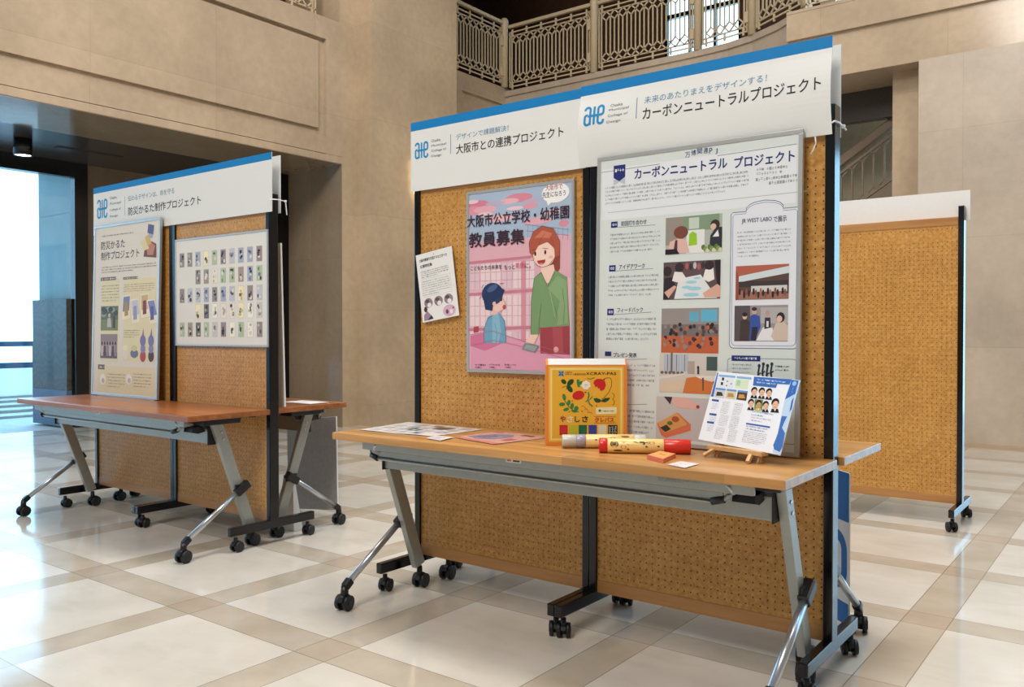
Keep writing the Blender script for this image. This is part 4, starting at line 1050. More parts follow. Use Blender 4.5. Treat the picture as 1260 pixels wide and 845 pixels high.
g([(.1, .98), (.12, .42), (.22, .36), (.3, .46), (.28, .98)], (70, 58, 58), 3); e(.2, .30, .045, .09, (216, 176, 156), 4); e(.2, .25, .05, .06, (48, 40, 44), 5); g([(.3, .98), (.3, .3), (.38, .24), (.48, .3), (.5, .6), (.4, .98)], (56, 84, 160), 4); e(.38, .16, .045, .09, (206, 160, 140), 5); e(.38, .10, .05, .05, (50, 44, 48), 6); g([(.34, .6), (.45, .6), (.42, .98), (.32, .98)], (44, 44, 60), 5)
g([(.57, .66), (.58, .34), (.68, .34), (.69, .62)], (54, 50, 56), 3); e(.63, .22, .04, .08, (190, 150, 140), 4); r(.61, .44, .65, .6, (220, 220, 220), 4); g([(.7, .86), (.78, .5), (.92, .44), (1, .56), (1, .98), (.76, .98)], (206, 186, 172), 4); e(.87, .34, .075, .14, (46, 38, 42), 5); e(.85, .38, .05, .09, (222, 184, 164), 6)
# comment panel below
a = c3(78, 764); b = c2(1000, 470); lo = c2(1165, 486)
p.stroke(rrect(a[0] - 0.014, 0.04, c3(378, 770)[0] + 0.006, a[1] - 0.004, 0.012), 0.0016, (120, 128, 146), 2, True); p.rect(a[0], a[1] - 0.013, c3(214, 764)[0], a[1] + 0.005, NV, 3); p.lines(a[0] + 0.01, a[1] - 0.010, c3(196, 764)[0], a[1] + 0.002, 1, (210, 214, 230), 4, 0.6, 1)
p.lines(*B2(c3, (78, 845), (172, 793)), 3, TG, 3, 0.42, 0.9)
for k in range(4):
    a = c3(208 + k * 20, 812 - (k % 2) * 8)
    p.stroke([(a[0], a[1] - 0.045), (a[0] - 0.003, a[1] - 0.02), (a[0], a[1])], 0.006, (50, 52, 66), 3); p.ell(a[0], a[1] + 0.004, 0.005, 0.006, (50, 52, 66), 3); p.stroke([(a[0] - 0.006, a[1] - 0.028), (a[0] + 0.006, a[1] - 0.018)], 0.004, (50, 52, 66), 4)
p.lines(*B2(c3, (284, 834), (350, 802)), 2, (60, 62, 76), 3, 0.5, 0.9)
p.build('print', M['print'], t)

# --- tall leaning board on the left display
t, pl, p = framed('project_board', 'tall beige illustrated board leaning against the left end of the display further left', 'poster', -5.375, 2.668, 0.7045, 0.768, 1.062, R(1.6), 0.016, (224, 214, 200), 'print', 0.0)
c = crop(pl, 100, 270, 3.675)
BR = (74, 62, 54)
p.lines(*B2(c, (92, 82), (234, 54)), 1, (120, 108, 98), 2, 0.55, 1)
p.text('防災かるた', *B2(c, (90, 132), (198, 94)), BR, 3, 0.012, h=0.052); p.text('制作プロジェクト', *B2(c, (90, 176), (263, 140)), BR, 3, 0.012, h=0.052)
p.lines(*B2(c, (90, 246), (340, 190)), 3, (128, 114, 104), 2, 0.45, 0.6)
def Q(pts, col, l=3): p.poly([c(*q) for q in pts], col, l)
Q([(282, 168), (340, 172), (340, 110), (318, 98), (300, 120), (286, 140)], (120, 76, 60), 3); Q([(296, 130), (312, 100), (335, 118), (325, 160), (300, 160)], (190, 130, 106), 4)
Q([(270, 100), (290, 84), (308, 130), (284, 142)], (222, 204, 160), 5); Q([(288, 80), (306, 66), (318, 110), (300, 118)], (206, 178, 110), 6); Q([(304, 20), (330, 26), (326, 68), (300, 60)], (96, 96, 140), 6); Q([(306, 45), (326, 48), (322, 84), (304, 80)], (170, 170, 196), 5)
for a, b in (((86, 640), (174, 268)), ((186, 640), (338, 260)), ((74, 796), (334, 672))): p.rect(*B2(c, a, b), (226, 212, 172), 1)
for a, b in (((88, 278), (158, 258)), ((190, 272), (256, 256)), ((76, 676), (106, 656))): p.rect(*B2(c, a, b), (110, 98, 86), 3); p.lines(*B2(c, (a[0] + 6, a[1]), b), 1, (226, 216, 200), 4, 0.5, 1)
p.lines(*B2(c, (90, 375), (172, 290)), 6, (140, 126, 108), 2, 0.4, 0.8); p.lines(*B2(c, (190, 330), (332, 282)), 4, (140, 126, 108), 2, 0.4, 0.9)
r, e, g = photo(c, (88, 502), (168, 390)); r(0, 0, 1, 1, (106, 108, 84), 0); r(0, .55, 1, 1, (128, 132, 84))
for k in range(14): e(random.uniform(.1, .9), random.uniform(.06, .45), .14, .1, random.choice(((70, 76, 60), (150, 152, 140), (92, 96, 72))), 2)
e(.5, .38, .07, .09, (200, 176, 160), 4); g([(.4, .5), (.58, .48), (.62, .86), (.38, .86)], (190, 186, 180), 3); g([(.7, .4), (.85, .4), (.85, .9), (.7, .9)], (80, 70, 66), 3)
r, e, g = photo(c, (86, 626), (164, 518)); r(0, 0, 1, 1, (176, 156, 150), 0); r(0, 0, 1, .3, (150, 128, 128)); r(0, .75, 1, 1, (110, 92, 90))
for k in range(6): e(.1 + .16 * k, .38, .05, .08, (70, 54, 54), 3); g([(.04 + .16 * k, .9), (.05 + .16 * k, .48), (.17 + .16 * k, .48), (.18 + .16 * k, .9)], ((200, 180, 176), (90, 70, 74), (150, 130, 140))[k % 3], 3)
for i, (x, y, col) in enumerate(((185, 345, (128, 128, 168)), (225, 362, (196, 192, 206)), (268, 338, (206, 168, 122)), (302, 364, (132, 132, 184)))):
    sk = (10, -2, 4, -14)[i]
    Q([(x + sk * 0.3, y), (x + 36 + sk * 0.3, y - 6), (x + 40 - sk * 0.5, y + 100), (x + 4 - sk * 0.5, y + 108)], (238, 226, 200), 4 + i)
    Q([(x + 4 + sk * 0.3, y + 6), (x + 33 + sk * 0.3, y + 1), (x + 36 - sk * 0.4, y + 66), (x + 7 - sk * 0.4, y + 72)], col, 5 + i)
    Q([(x + 12, y + 30), (x + 26, y + 26), (x + 28, y + 88), (x + 12, y + 92)], ((176, 140, 70), (150, 150, 180), (130, 60, 56), (96, 96, 150))[i], 6 + i)
p.lines(*B2(c, (192, 536), (262, 496)), 4, (140, 126, 108), 3, 0.4, 0.7)
def Ec(x, y, rx, ry, col, l=4): a = c(x, y); b = c(x + rx, y); d = c(x, y + ry); p.ell(a[0], a[1], abs(b[0] - a[0]), abs(d[1] - a[1]), col, l)
Ec(200, 606, 15, 26, (226, 216, 196)); Ec(240, 606, 18, 20, (120, 116, 140)); Ec(240, 582, 14, 14, (206, 200, 150), 5); Ec(200, 580, 12, 14, (232, 226, 190), 5)
for x, body in ((279, (178, 76, 66)), (316, (88, 62, 58))):
    Ec(x, 618, 13, 26, body); Ec(x, 585, 11, 20, (140, 132, 176), 5); Ec(x, 548, 13, 26, (126, 120, 166), 5); Q([(x - 5, 530), (x + 3, 490), (x + 5, 530)], (126, 120, 166), 5)
for xx in (98, 216):
    Ec(xx, 722, 13, 24, (240, 234, 226)); Ec(xx + 1, 728, 7, 12, (200, 186, 170), 5); p.lines(*B2(c, (xx + 18, 760), (xx + 100, 696)), 5, (146, 132, 112), 3, 0.36, 0.7)
p.build('print', M['print'], t)

# --- sheet of little cards
t, pl, p = framed('card_sheet', 'white framed sheet with rows of small picture cards on the left display', 'poster', -4.500, 2.722, 1.020, 0.856, 0.607, 0.0, 0.010, (230, 226, 218), 'gloss', depth=0.010)
random.seed(11)
cc = ((200, 186, 140), (122, 128, 150), (120, 104, 96), (132, 150, 116), (70, 66, 64), (150, 150, 160), (196, 192, 176), (104, 92, 92), (190, 180, 166), (160, 156, 150))
for row in range(5):
    yb = 0.607 - 0.160 - row * 0.101 + (0.010 if row > 2 else 0)
    for k in range(10):
        if row in (1, 3) and k < 2: continue
        xa = 0.046 + k * 0.0795; col = random.choice(cc)
        p.rect(xa - 0.002, yb - 0.002, xa + 0.048, yb + 0.080, (206, 200, 186), 1); p.rect(xa, yb, xa + 0.046, yb + 0.078, tuple(min(255, v + 50) for v in col), 2)
        for q in range(5):
            u, v = random.uniform(.012, .034), random.uniform(.012, .066)
            p.ell(xa + u, yb + v, random.uniform(.005, .0115), random.uniform(.006, .0118), random.choice((col, tuple(int(w_ * .5) for w_ in col), (226, 220, 210), random.choice(cc))), 3 + q)
p.build('print', M['print'], t)
# ------------------------------------------------------------------ things on and around the tables
TZ = 0.7004
# crayon box
bm_yaw = 0.68
m0 = Matrix.Translation((-1.600, 2.540, TZ)) @ Matrix.Rotation(bm_yaw, 4, 'Z')
t = thing('crayon_box', 'big orange and yellow crayon box with red fruit and leaves, upright on the front table', 'box', m0.to_translation(), bm_yaw)
BW, BHt, BD = 0.287, 0.303, 0.042
OR = plain('orange_card', (236, 140, 52), 0.35, 0, 0.5, 0.02)
mb = MB().prism([(-0.0, 0), (-0.0, BHt - 0.020), (0.016, BHt), (BD, BHt), (BD, 0)], -BW / 2, BW / 2, 'X')
mb.build('carton', OR, t)
MB().prism([(-0.0012, BHt - 0.0195), (0.0145, BHt + 0.0008), (BD, BHt + 0.0008), (BD, BHt), (0.016, BHt - 0.0002), (0.0, BHt - 0.0202)], -BW / 2 + 0.008, BW / 2 - 0.006, 'X').build('lid_highlight', M['white'], t)  # white strip stands for the highlight on the carton's sloped top edge
pl = Plane(m0 @ Matrix.Translation((-BW / 2, 0, 0)) @ Matrix.Rotation(math.pi / 2, 4, 'X'))
c = crop(pl, 660, 430, 6.5)
p = Print()
YE, CR = (236, 178, 52), (246, 226, 150)
a = c(116, 735); b = c(698, 104); L0, B0, R0, T0 = 0.010, 0.012, BW - 0.012, BHt - 0.026
p.rect(0.0, 0.0, BW, BHt - 0.0205, (238, 142, 54), 0)
p.rect(L0, B0, R0, T0, (240, 190, 70), 1); p.frame(L0 + 0.006, B0 + 0.006, R0 - 0.006, T0 - 0.006, 0.005, CR, 2); p.rect(L0 + 0.014, B0 + 0.014, R0 - 0.014, T0 - 0.014, YE, 2)
def Q(pts, col, l=3): p.poly([c(*q) for q in pts], col, l)
def Ec(x, y, rx, ry, col, l=4, rot=0.0): a = c(x, y); b = c(x + rx, y); d = c(x, y + ry); p.ell(a[0], a[1], abs(b[0] - a[0]), abs(d[1] - a[1]), col, l, 22, rot)
def Sk(pts, wd, col, l=4): p.stroke([c(*q) for q in pts], wd, col, l)
DG, LG, RD = (34, 74, 36), (58, 132, 56), (206, 34, 30)
# emblem, words
p.rect(*B2(c, (177, 212), (219, 172)), (150, 190, 190), 3)
for k in range(4): Ec(188 + 20 * (k % 2), 182 + 20 * (k // 2), 8, 8, (40, 100, 160), 4)
Sk([(178, 212), (218, 174)], 0.002, (40, 100, 160), 5); Sk([(178, 174), (218, 212)], 0.002, (40, 100, 160), 5)
p.text('大阪市立', *B2(c, (230, 188), (285, 176)), (90, 66, 30), 4, 0.01); p.text('デザイン教育研究所', *B2(c, (230, 206), (395, 190)), (90, 66, 30), 4, 0.01)
p.text('×', *B2(c, (400, 202), (423, 182)), (60, 40, 24), 4, 0.03); p.text('CRAY-PAS', *B2(c, (430, 203), (637, 180)), (64, 34, 20), 4, 0.05)
# leaves and fruit
Ec(219, 256, 24, 17, DG, 4, -0.7); Ec(272, 262, 32, 20, DG, 4, 0.75); Ec(266, 312, 34, 19, DG, 4, -0.95); Sk([(204, 306), (225, 294), (248, 290)], 0.0016, (90, 70, 30), 5); Sk([(238, 318), (250, 288), (256, 275)], 0.0016, (60, 60, 30), 5)
Q([(322, 238), (345, 240), (340, 265), (350, 300), (332, 300), (322, 270)], LG, 4); Q([(340, 255), (375, 250), (360, 275), (342, 285)], LG, 5)
for k in range(7):
    an = k * 0.8976 + 0.3; Ec(396 + 24 * math.cos(an), 284 + 22 * math.sin(an), 15, 13, (244, 240, 232), 6, an)
Ec(396, 284, 13, 12, (232, 214, 170), 7)
Q([(455, 270), (462, 248), (485, 234), (520, 234), (548, 252), (556, 285), (545, 315), (525, 330), (508, 326), (505, 308), (492, 312), (488, 296), (470, 300), (466, 284)], RD, 5)
Sk([(535, 240), (560, 226), (590, 226), (602, 250), (600, 290), (580, 340), (545, 380), (524, 394)], 0.0016, (70, 60, 30), 5); Ec(540, 238, 6, 6, (60, 40, 24), 6)
Sk([(405, 226), (420, 234), (435, 236), (448, 228), (465, 226)], 0.0020, (90, 70, 30), 5)
Ec(336, 365, 49, 36, RD, 5, 0.25); Ec(392, 342, 7, 6, (90, 66, 30), 6); p.arc(*c(467, 350), 0.0042, 0.0045, 0, 360, 0.001, CR, 5)
Sk([(415, 340), (420, 365), (412, 400), (425, 435), (450, 455)], 0.0050, LG, 5); Sk([(392, 418), (415, 402)], 0.0030, LG, 5); Sk([(448, 375), (425, 402)], 0.0030, LG, 5)
Q([(457, 392), (480, 386), (508, 396), (522, 408), (505, 422), (480, 424), (466, 414)], DG, 5); Q([(522, 408), (545, 388), (590, 384), (578, 404), (552, 420), (535, 420)], DG, 5); Sk([(528, 420), (520, 408), (534, 396)], 0.0018, DG, 6)
Sk([(605, 345), (622, 362), (622, 380), (608, 392), (624, 412), (622, 432), (608, 446)], 0.0018, (96, 80, 30), 5)
Sk([(222, 366), (228, 410), (258, 455), (300, 488), (338, 497)], 0.0026, (46, 110, 50), 5)
for x, y, rx, ry, ro in ((222, 380, 14, 27, 0.2), (205, 437, 25, 15, 0.1), (258, 425, 14, 24, -0.3), (285, 452, 14, 26, -0.2), (238, 478, 24, 13, 0.3), (318, 470, 18, 20, -0.4), (300, 492, 22, 10, -.3)): Ec(x, y, rx, ry, LG, 5, ro)
Sk([(358, 455), (378, 450), (392, 466), (385, 480), (405, 472), (415, 495), (412, 506), (432, 500), (448, 510)], 0.0018, (190, 70, 40), 5)
for x, y in ((287, 410), (365, 492), (480, 448), (262, 497)): Ec(x, y, 6, 6, (200, 90, 40), 5)
Q([(476, 464), (636, 458), (642, 464), (642, 508), (636, 514), (482, 518), (474, 512)], (240, 228, 180), 5); Ec(507, 488, 11, 10, (50, 120, 60), 6); p.lines(*B2(c, (524, 498), (626, 484)), 1, (70, 110, 70), 6, 0.7, 1)
p.text('や', *B2(c, (190, 578), (232, 530)), (160, 44, 34), 6, 0.05); p.text('さ', *B2(c, (244, 580), (292, 532)), (240, 226, 170), 6, 0.05); p.text('し', *B2(c, (308, 578), (346, 534)), (40, 66, 36), 6, 0.05); p.text('さ', *B2(c, (366, 578), (412, 532)), (60, 40, 30), 6, 0.05)
Sk([(462, 536), (638, 534)], 0.0012, (190, 50, 40), 5); Sk([(462, 588), (638, 585)], 0.0012, (190, 50, 40), 5); p.text('クレパス', *B2(c, (468, 580), (620, 543)), (190, 34, 30), 6, 0.045)
for xa, col in ((184, (204, 40, 36)), (262, (196, 190, 40)), (338, (20, 106, 66)), (417, (40, 66, 160)), (495, (226, 218, 190))): p.rect(*B2(c, (xa, 683), (xa + 66, 602)), col, 4)
p.rect(*B2(c, (573, 684), (648, 602)), (22, 22, 24), 4)
for k, s in enumerate(('うれしい', 'じぶんいろ', 'かくれんぼ')):
    for j, ch in enumerate(s[:4 + (k > 0)]): p.text(ch, *B2(c, (626 - k * 23, 624 + j * 15 + k * 2), (640 - k * 23, 611 + j * 15 + k * 2)), (240, 240, 236), 5, 0.03)
p.build('printed_front', M['gloss'], t, lambda x, y, z: (x - BW / 2, -z - 0.0003, y))

# giant crayons
def crayon(label, a, b, r, bands, scr):
    a, b = Vector(a), Vector(b); d = b - a; ln = d.length
    t = thing('giant_crayon', label, 'crayon', (a.x, a.y, TZ + r), math.atan2(d.y, d.x), 'giant display crayons lying on the front table')
    for i, (n, u0, u1, rr, col) in enumerate(bands):
        x0, x1 = ln * u0, ln * u1
        mt = plain('crayon_' + n, col, 0.28, 0, 0.5, 0.015)
        MB().lathe([(0, x0), (rr * 0.93, x0), (rr, x0 + 0.002), (rr, x1 - 0.002), (rr * 0.93, x1), (0, x1)], axis='X', n=36).build(n, mt, t)
    p = Print(); rw = r + 0.0004
    for s in scr: s(p)
    p.build('wrapper_print', M['print'], t, lambda x, y, z: (x * ln, -(rw + z) * math.cos(y), (rw + z) * math.sin(y)))
    return t
def dot(u, a, ru, ra, col): return lambda p: p.ell(u, a, ru, ra, col, 2)
def ringp(u, a, ru, ra, col): return lambda p: p.arc(u, a, ru, ra, 0, 360, 0.010, col, 2)
def sq(pts, col, wd=0.012): return lambda p: p.stroke(pts, wd, col, 2)
cream = (244, 214, 140); dk = (96, 60, 36)
crayon('giant grey crayon lying at the foot of the orange crayon box', (-1.628, 2.428, 0), (-1.400, 2.602, 0), 0.0235,
    [('tip', 0, 0.17, 0.0225, (196, 196, 186)), ('band', 0.17, 0.28, 0.0235, (164, 160, 174)), ('wrapper', 0.28, 0.86, 0.0235, cream), ('end', 0.86, 1.0, 0.0225, (214, 214, 212))],
    [dot(.40, .3, .012, .1, dk), dot(.52, -.1, .012, .1, dk), sq([(.66, .9), (.72, 1.05), (.80, 1.05)], dk), ringp(.60, .5, .025, .22, (190, 130, 50)), dot(.75, .8, .05, .15, (150, 80, 50))])
crayon('giant red crayon lying in front of the grey one, nearer the table edge', (-1.468, 2.408, 0), (-1.210, 2.556, 0), 0.0240,
    [('tip', 0, 0.095, 0.0240, (214, 40, 34)), ('wrapper', 0.095, 0.71, 0.0240, cream), ('end', 0.71, 1.0, 0.0240, (216, 50, 36))],
    [ringp(.17, .35, .04, .42, dk), lambda p: p.text('ま', .145, .15, .195, .62, dk, 3, 0.03), ringp(.27, -.05, .026, .22, (190, 130, 50)), sq([(.31, .35), (.34, .15), (.38, .3)], (190, 110, 50)), dot(.32, -.35, .014, .12, (170, 60, 40)),
     sq([(.38, .75), (.43, .55), (.50, .62), (.55, .5)], (60, 60, 40), .02), sq([(.49, .3), (.50, .6), (.56, .72), (.60, .66)], (60, 60, 40), .02), dot(.47, .65, .03, .1, (56, 66, 40)), dot(.52, .05, .013, .11, (120, 50, 36)), dot(.65, .1, .013, .11, dk), ringp(.58, .55, .026, .2, (200, 140, 60)), sq([(.24, .8), (.29, .65), (.26, .5)], (200, 130, 60)), dot(.21, -.55, .05, .13, (90, 50, 40))])
# small orange box and white card
cs = [on_z(796, 564.5, TZ), on_z(816, 570, TZ), on_z(831.5, 563, TZ), on_z(812, 559.3, TZ)]
o = sum((Vector((q.x, q.y, 0)) for q in cs), Vector()) / 4
m = MB().prism([(q.x - o.x, q.y - o.y) for q in cs], 0, 0.013)
sb = thing('small_box', 'little flat orange box lying in front of the red crayon', 'box', (o.x, o.y, TZ))
m.build('carton', plain('orange_box_card', (214, 108, 62), 0.4, 0, 0.5, 0.04), sb)
p = Print()
q4 = [((q.x - o.x) * 0.96, (q.y - o.y) * 0.96) for q in cs]
def bil(Q4): return lambda u, v: tuple(Q4[0][i] * (1 - u) * (1 - v) + Q4[1][i] * u * (1 - v) + Q4[2][i] * u * v + Q4[3][i] * (1 - u) * v for i in (0, 1))
f = bil(q4); p.poly(q4, (228, 150, 110), 0); p.poly([f(.15, .2), f(.85, .2), f(.85, .8), f(.15, .8)], (224, 166, 84), 1); p.ell(*f(.4, .55), .006, .006, (180, 50, 40), 2); p.ell(*f(.65, .5), .007, .004, (70, 100, 50), 2)
p.build('printed_lid', M['print'], sb, lambda x, y, z: (x, y, 0.0133 + z))
def flat_sheet(name, label, pix, base, draw, th=0.0008, wave=0.0, group=None):
    cs = [on_z(*q, TZ) for q in pix]
    o = sum((Vector((q.x, q.y, 0)) for q in cs), Vector()) / 4
    Q4 = [(q.x - o.x, q.y - o.y) for q in cs]
    f = bil(Q4)
    t = thing(name, label, 'paper', (o.x, o.y, TZ), 0, group)
    p = Print(); n = 10
    for i in range(n):
        for j in range(n): p.poly([f(i / n, j / n), f((i + 1) / n, j / n), f((i + 1) / n, (j + 1) / n), f(i / n, (j + 1) / n)], base, 0)
    draw(p, f)
    df = lambda x, y, z: (x, y, th + z + wave * (0.5 + 0.5 * math.sin(x * 26 + y * 9)))
    p.build('print', M['gloss'], t, df)
    m = MB()
    g = [[m.bm.verts.new(df(*f(i / n, j / n), -0.0001)) for j in range(n + 1)] for i in range(n + 1)]
    g2 = [[m.bm.verts.new(Vector(df(*f(i / n, j / n), 0)) - Vector((0, 0, th * 0.8))) for j in range(n + 1)] for i in range(n + 1)]
    for i in range(n):
        for j in range(n):
            m.bm.faces.new((g[i][j], g[i + 1][j], g[i + 1][j + 1], g[i][j + 1])); m.bm.faces.new((g2[i][j], g2[i][j + 1], g2[i + 1][j + 1], g2[i + 1][j]))
    m.build('paper', M['white'], t)
    return t
def pic(p, f, u0, v0, u1, v1, col, l=2): p.poly([f(u0, v0), f(u1, v0), f(u1, v1), f(u0, v1)], col, l)
def d_white(p, f):
    random.seed(5)
    for i in range(5):
        for j in range(4):
            u, v = 0.08 + i * 0.18, 0.08 + j * 0.23
            if (i, j) in ((0, 3), (4, 0)): continue
            if (i + j) % 2: pic(p, f, u, v, u + .13, v + .16, random.choice(((176, 186, 196), (120, 130, 120), (196, 190, 180), (150, 160, 190))), 2); pic(p, f, u + .03, v + .04, u + .09, v + .12, random.choice(((80, 90, 96), (110, 120, 90), (210, 210, 214))), 3)
            else:
                for k in range(4): pic(p, f, u, v + k * .04, u + .12, v + k * .04 + .014, (160, 164, 172), 2)
    pic(p, f, .56, .62, .76, .82, (100, 104, 92), 4); pic(p, f, .60, .66, .70, .76, (54, 70, 60), 5); pic(p, f, .36, .38, .46, .55, (96, 120, 104), 4)
flat_sheet('paper_sheet', 'white sheet with small grey pictures at the left end of the front table', [(442, 529.3), (530.7, 537), (596, 528.6), (502.9, 519.7)], (232, 232, 234), d_white, wave=0.002)
def d_card(p, f):
    for k in range(4): pic(p, f, .15, .2 + k * .17, .8 - .1 * (k % 2), .26 + k * .17, (190, 194, 200), 2)
flat_sheet('paper_card', 'small white card between the two printed sheets on the front table', [(524.3, 540), (541.4, 543), (558.6, 539), (537, 536.8)], (242, 242, 244), d_card, 0.0035)
def d_pink(p, f):
    pic(p, f, .0, .0, 1, .12, (214, 132, 126), 1); pic(p, f, .0, .86, 1, 1, (206, 128, 130), 1)
    p.poly([f(.05, .25), f(.3, .18), f(.6, .3), f(.66, .62), (f(.5, .8)), f(.2, .72)], (124, 136, 172), 2); p.poly([f(.12, .35), f(.4, .3), f(.55, .5), f(.3, .62)], (96, 108, 150), 3)
    pic(p, f, .7, .2, .95, .8, (222, 168, 160), 2); pic(p, f, .74, .3, .88, .5, (190, 96, 92), 3); pic(p, f, .62, .8, .82, .92, (120, 60, 50), 3)
    p.ell(*f(.5, .45), .03, .02, (150, 160, 190), 4)
flat_sheet('paper_sheet', 'pink and blue printed flyer lying left of the crayon box', [(558.6, 538.5), (607.9, 547.2), (678, 538), (612, 530.8)], (220, 170, 166), d_pink, wave=0.0015)
def d_c2(p, f):
    p.stroke([f(.3, .6), f(.45, .35), f(.55, .6), f(.7, .4)], 0.0015, (170, 170, 180), 2); pic(p, f, .2, .15, .5, .2, (190, 190, 196), 2)
flat_sheet('paper_card', 'small white card beside the little orange box near the table edge', [(821.5, 572), (842.5, 576.3), (860.5, 571.3), (838, 567.8)], (240, 240, 240), d_c2, 0.002)

# easel with flyer
ey = -0.276
et = thing('tabletop_easel', 'small light wooden easel near the right end of the front table', 'easel', (-1.038, 2.530, TZ), ey)
def lean(h, n=0.0): return n + math.tan(0.34) * (h - 0.04)
mb = MB().box(-0.105, 0.105, -0.022, 0.012, 0.024, 0.038, 0.002); mb.build('ledge', M['pine'], et)
for s in (-1, 1):
    MB().bar((s * 0.082, lean(0.0, 0.012), 0.0), (s * 0.030, lean(0.21, 0.014), 0.21), 0.013, 0.010, 0.0015).build('front_leg', M['pine'], et)
for ua, ub in ((-0.078, -0.100), (0.062, 0.070)):
    MB().bar((ua, -0.014, 0.028), (ub, -0.043, 0.0058), 0.012, 0.010, 0.0015).build('foot', M['pine'], et)
MB().bar((0.012, 0.118, 0.0), (0.0, lean(0.20, 0.026), 0.20), 0.013, 0.010, 0.0015).build('rear_leg', M['pine'], et)
MB().box(-0.045, 0.045, lean(0.17, 0.022), lean(0.17, 0.022) + 0.008, 0.165, 0.180, 0.001).build('crosspiece', M['pine'], et)
MB().tube([(0.078, 0.0, 0.024), (0.086, -0.012, 0.012), (0.080, -0.008, 0.004), (0.072, 0.01, 0.010)], 0.0016, 6).build('cord', M['whitep'], et)
FW, FH = 0.318, 0.234
u = Vector((math.cos(ey), math.sin(ey), 0))
o = Vector((-1.038, 2.530, TZ + 0.0395)) - u * FW / 2 + Vector((0, 0, 0.009))
m = sheet_m(o.x, o.y, o.z, ey, 0.34, -0.05)
t, pl = sheet_thing('flyer', 'blue and white printed flyer with rows of faces, resting on the small easel', 'flyer', m)
MB().box(0, FW, 0, FH, -0.0035, -0.0002, 0.0008).build('card', M['white'], t)
c = crop(pl, 860, 450, 6.036)
p = Print(); BL2, LB = (62, 110, 186), (190, 216, 240)
p.rect(0, 0, FW, FH, (236, 240, 246), 0)
def Q(pts, col, l=3): p.poly([c(*q) for q in pts], col, l)
def rc(a, b, col, l=2): p.rect(*B2(c, a, b), col, l)
Q([(138, 48), (145, 50), (108, 230), (88, 228)], BL2, 2)
Q([(150, 64), (272, 74), (270, 90), (148, 80)], (140, 180, 220), 2); Q([(282, 76), (392, 86), (390, 102), (280, 92)], (140, 180, 220), 2)
Q([(142, 88), (262, 98), (250, 168), (130, 158)], (226, 232, 238), 2); Q([(276, 98), (372, 108), (362, 172), (264, 162)], (214, 228, 196), 2); Q([(284, 104), (312, 108), (304, 150), (276, 146)], (166, 210, 176), 3)
for x, y in ((180, 98), (172, 132)): Q([(x - 7, y - 12), (x + 9, y - 10), (x + 7, y + 12), (x - 9, y + 10)], (40, 40, 46), 3)
for x, y in ((212, 114), (206, 146), (240, 134)): Q([(x - 4, y - 4), (x + 6, y - 4), (x + 5, y + 5), (x - 5, y + 5)], (120, 120, 110), 3)
for i in range(3):
    x = 122 + i * 82; y = 162 + i * 9
    Q([(x + 4, y), (x + 78, y + 8), (x + 76, y + 22), (x + 2, y + 14)], (100, 150, 206), 2); Q([(x + 2, y + 14), (x + 74, y + 22), (x + 66, y + 80), (x - 8, y + 70)], ((206, 206, 206), (216, 206, 176), (84, 60, 46))[i], 2)
    Q([(x + 14, y + 30), (x + 50, y + 34), (x + 58, y + 62), (x + 6, y + 60)], ((56, 54, 56), (180, 140, 90), (200, 150, 90))[i], 3)
Q([(410, 80), (690, 100), (672, 140), (584, 134), (572, 164), (402, 146)], BL2, 2); p.lines(*B2(c, (425, 132), (645, 112)), 2, (220, 230, 244), 3, 0.5, 0.7)
Q([(684, 102), (756, 108), (600, 668), (548, 640), (590, 470), (640, 240)], LB, 1)
Q([(688, 104), (742, 110), (716, 208), (640, 250), (672, 160)], BL2, 2); Q([(688, 262), (706, 230), (690, 320), (672, 344)], BL2, 2); Q([(616, 372), (655, 376), (634, 420), (618, 460), (640, 500), (622, 600), (600, 640), (560, 620), (552, 590), (588, 500)], (70, 116, 190), 2)
Ec2 = lambda x, y, rx, ry, col, l: p.ell(*c(x, y), abs(c(x + rx, y)[0] - c(x, y)[0]), abs(c(x, y + ry)[1] - c(x, y)[1]), col, l, 18)
Ec2(710, 132, 16, 18, (150, 190, 226), 3); p.lines(*B2(c, (690, 200), (706, 158)), 4, (214, 226, 242), 3, 0.5, 1)
for x, y in ((412, 196), (468, 200), (522, 206), (388, 284), (444, 292), (497, 300), (568, 290)):
    k = 1.25 if x == 568 else 1.0
    if x == 444: Q([(x - 28, y - 44), (x + 34, y - 40), (x + 26, y + 40), (x - 34, y + 34)], (120, 140, 84), 2)
    Q([(x - 30 * k, y + 44 * k), (x - 20 * k, y + 22 * k), (x + 16 * k, y + 24 * k), (x + 22 * k, y + 48 * k)], (40, 42, 52) if x != 444 else (200, 190, 110), 3)
    Q([(x - 8 * k, y + 22 * k), (x + 6 * k, y + 23 * k), (x - 2 * k, y + 40 * k)], (240, 240, 242), 4)
    Ec2(x, y - 14 * k, 23 * k, 26 * k, (44, 36, 36), 4); Ec2(x, y + 2 * k, 18 * k, 26 * k, (226, 184, 156) if x != 444 else (190, 160, 110), 5)
    Ec2(x - 7 * k, y - 2, 2.4, 2, (60, 44, 40), 6); Ec2(x + 7 * k, y - 1, 2.4, 2, (60, 44, 40), 6); Ec2(x, y + 14 * k, 6 * k, 2, (176, 110, 100), 6)
p.lines(*B2(c, (386, 372), (560, 352)), 2, (130, 150, 200), 2, 0.4, 0.6); p.lines(*B2(c, (378, 414), (540, 392)), 2, (130, 150, 200), 2, 0.4, 0.6)
Q([(352, 422), (530, 450), (528, 462), (350, 434)], (66, 96, 176), 3); p.lines(*B2(c, (346, 474), (520, 444)), 3, (120, 136, 186), 2, 0.45, 0.9); p.lines(*B2(c, (316, 566), (508, 506)), 7, (150, 154, 166), 2, 0.42, 0.8)
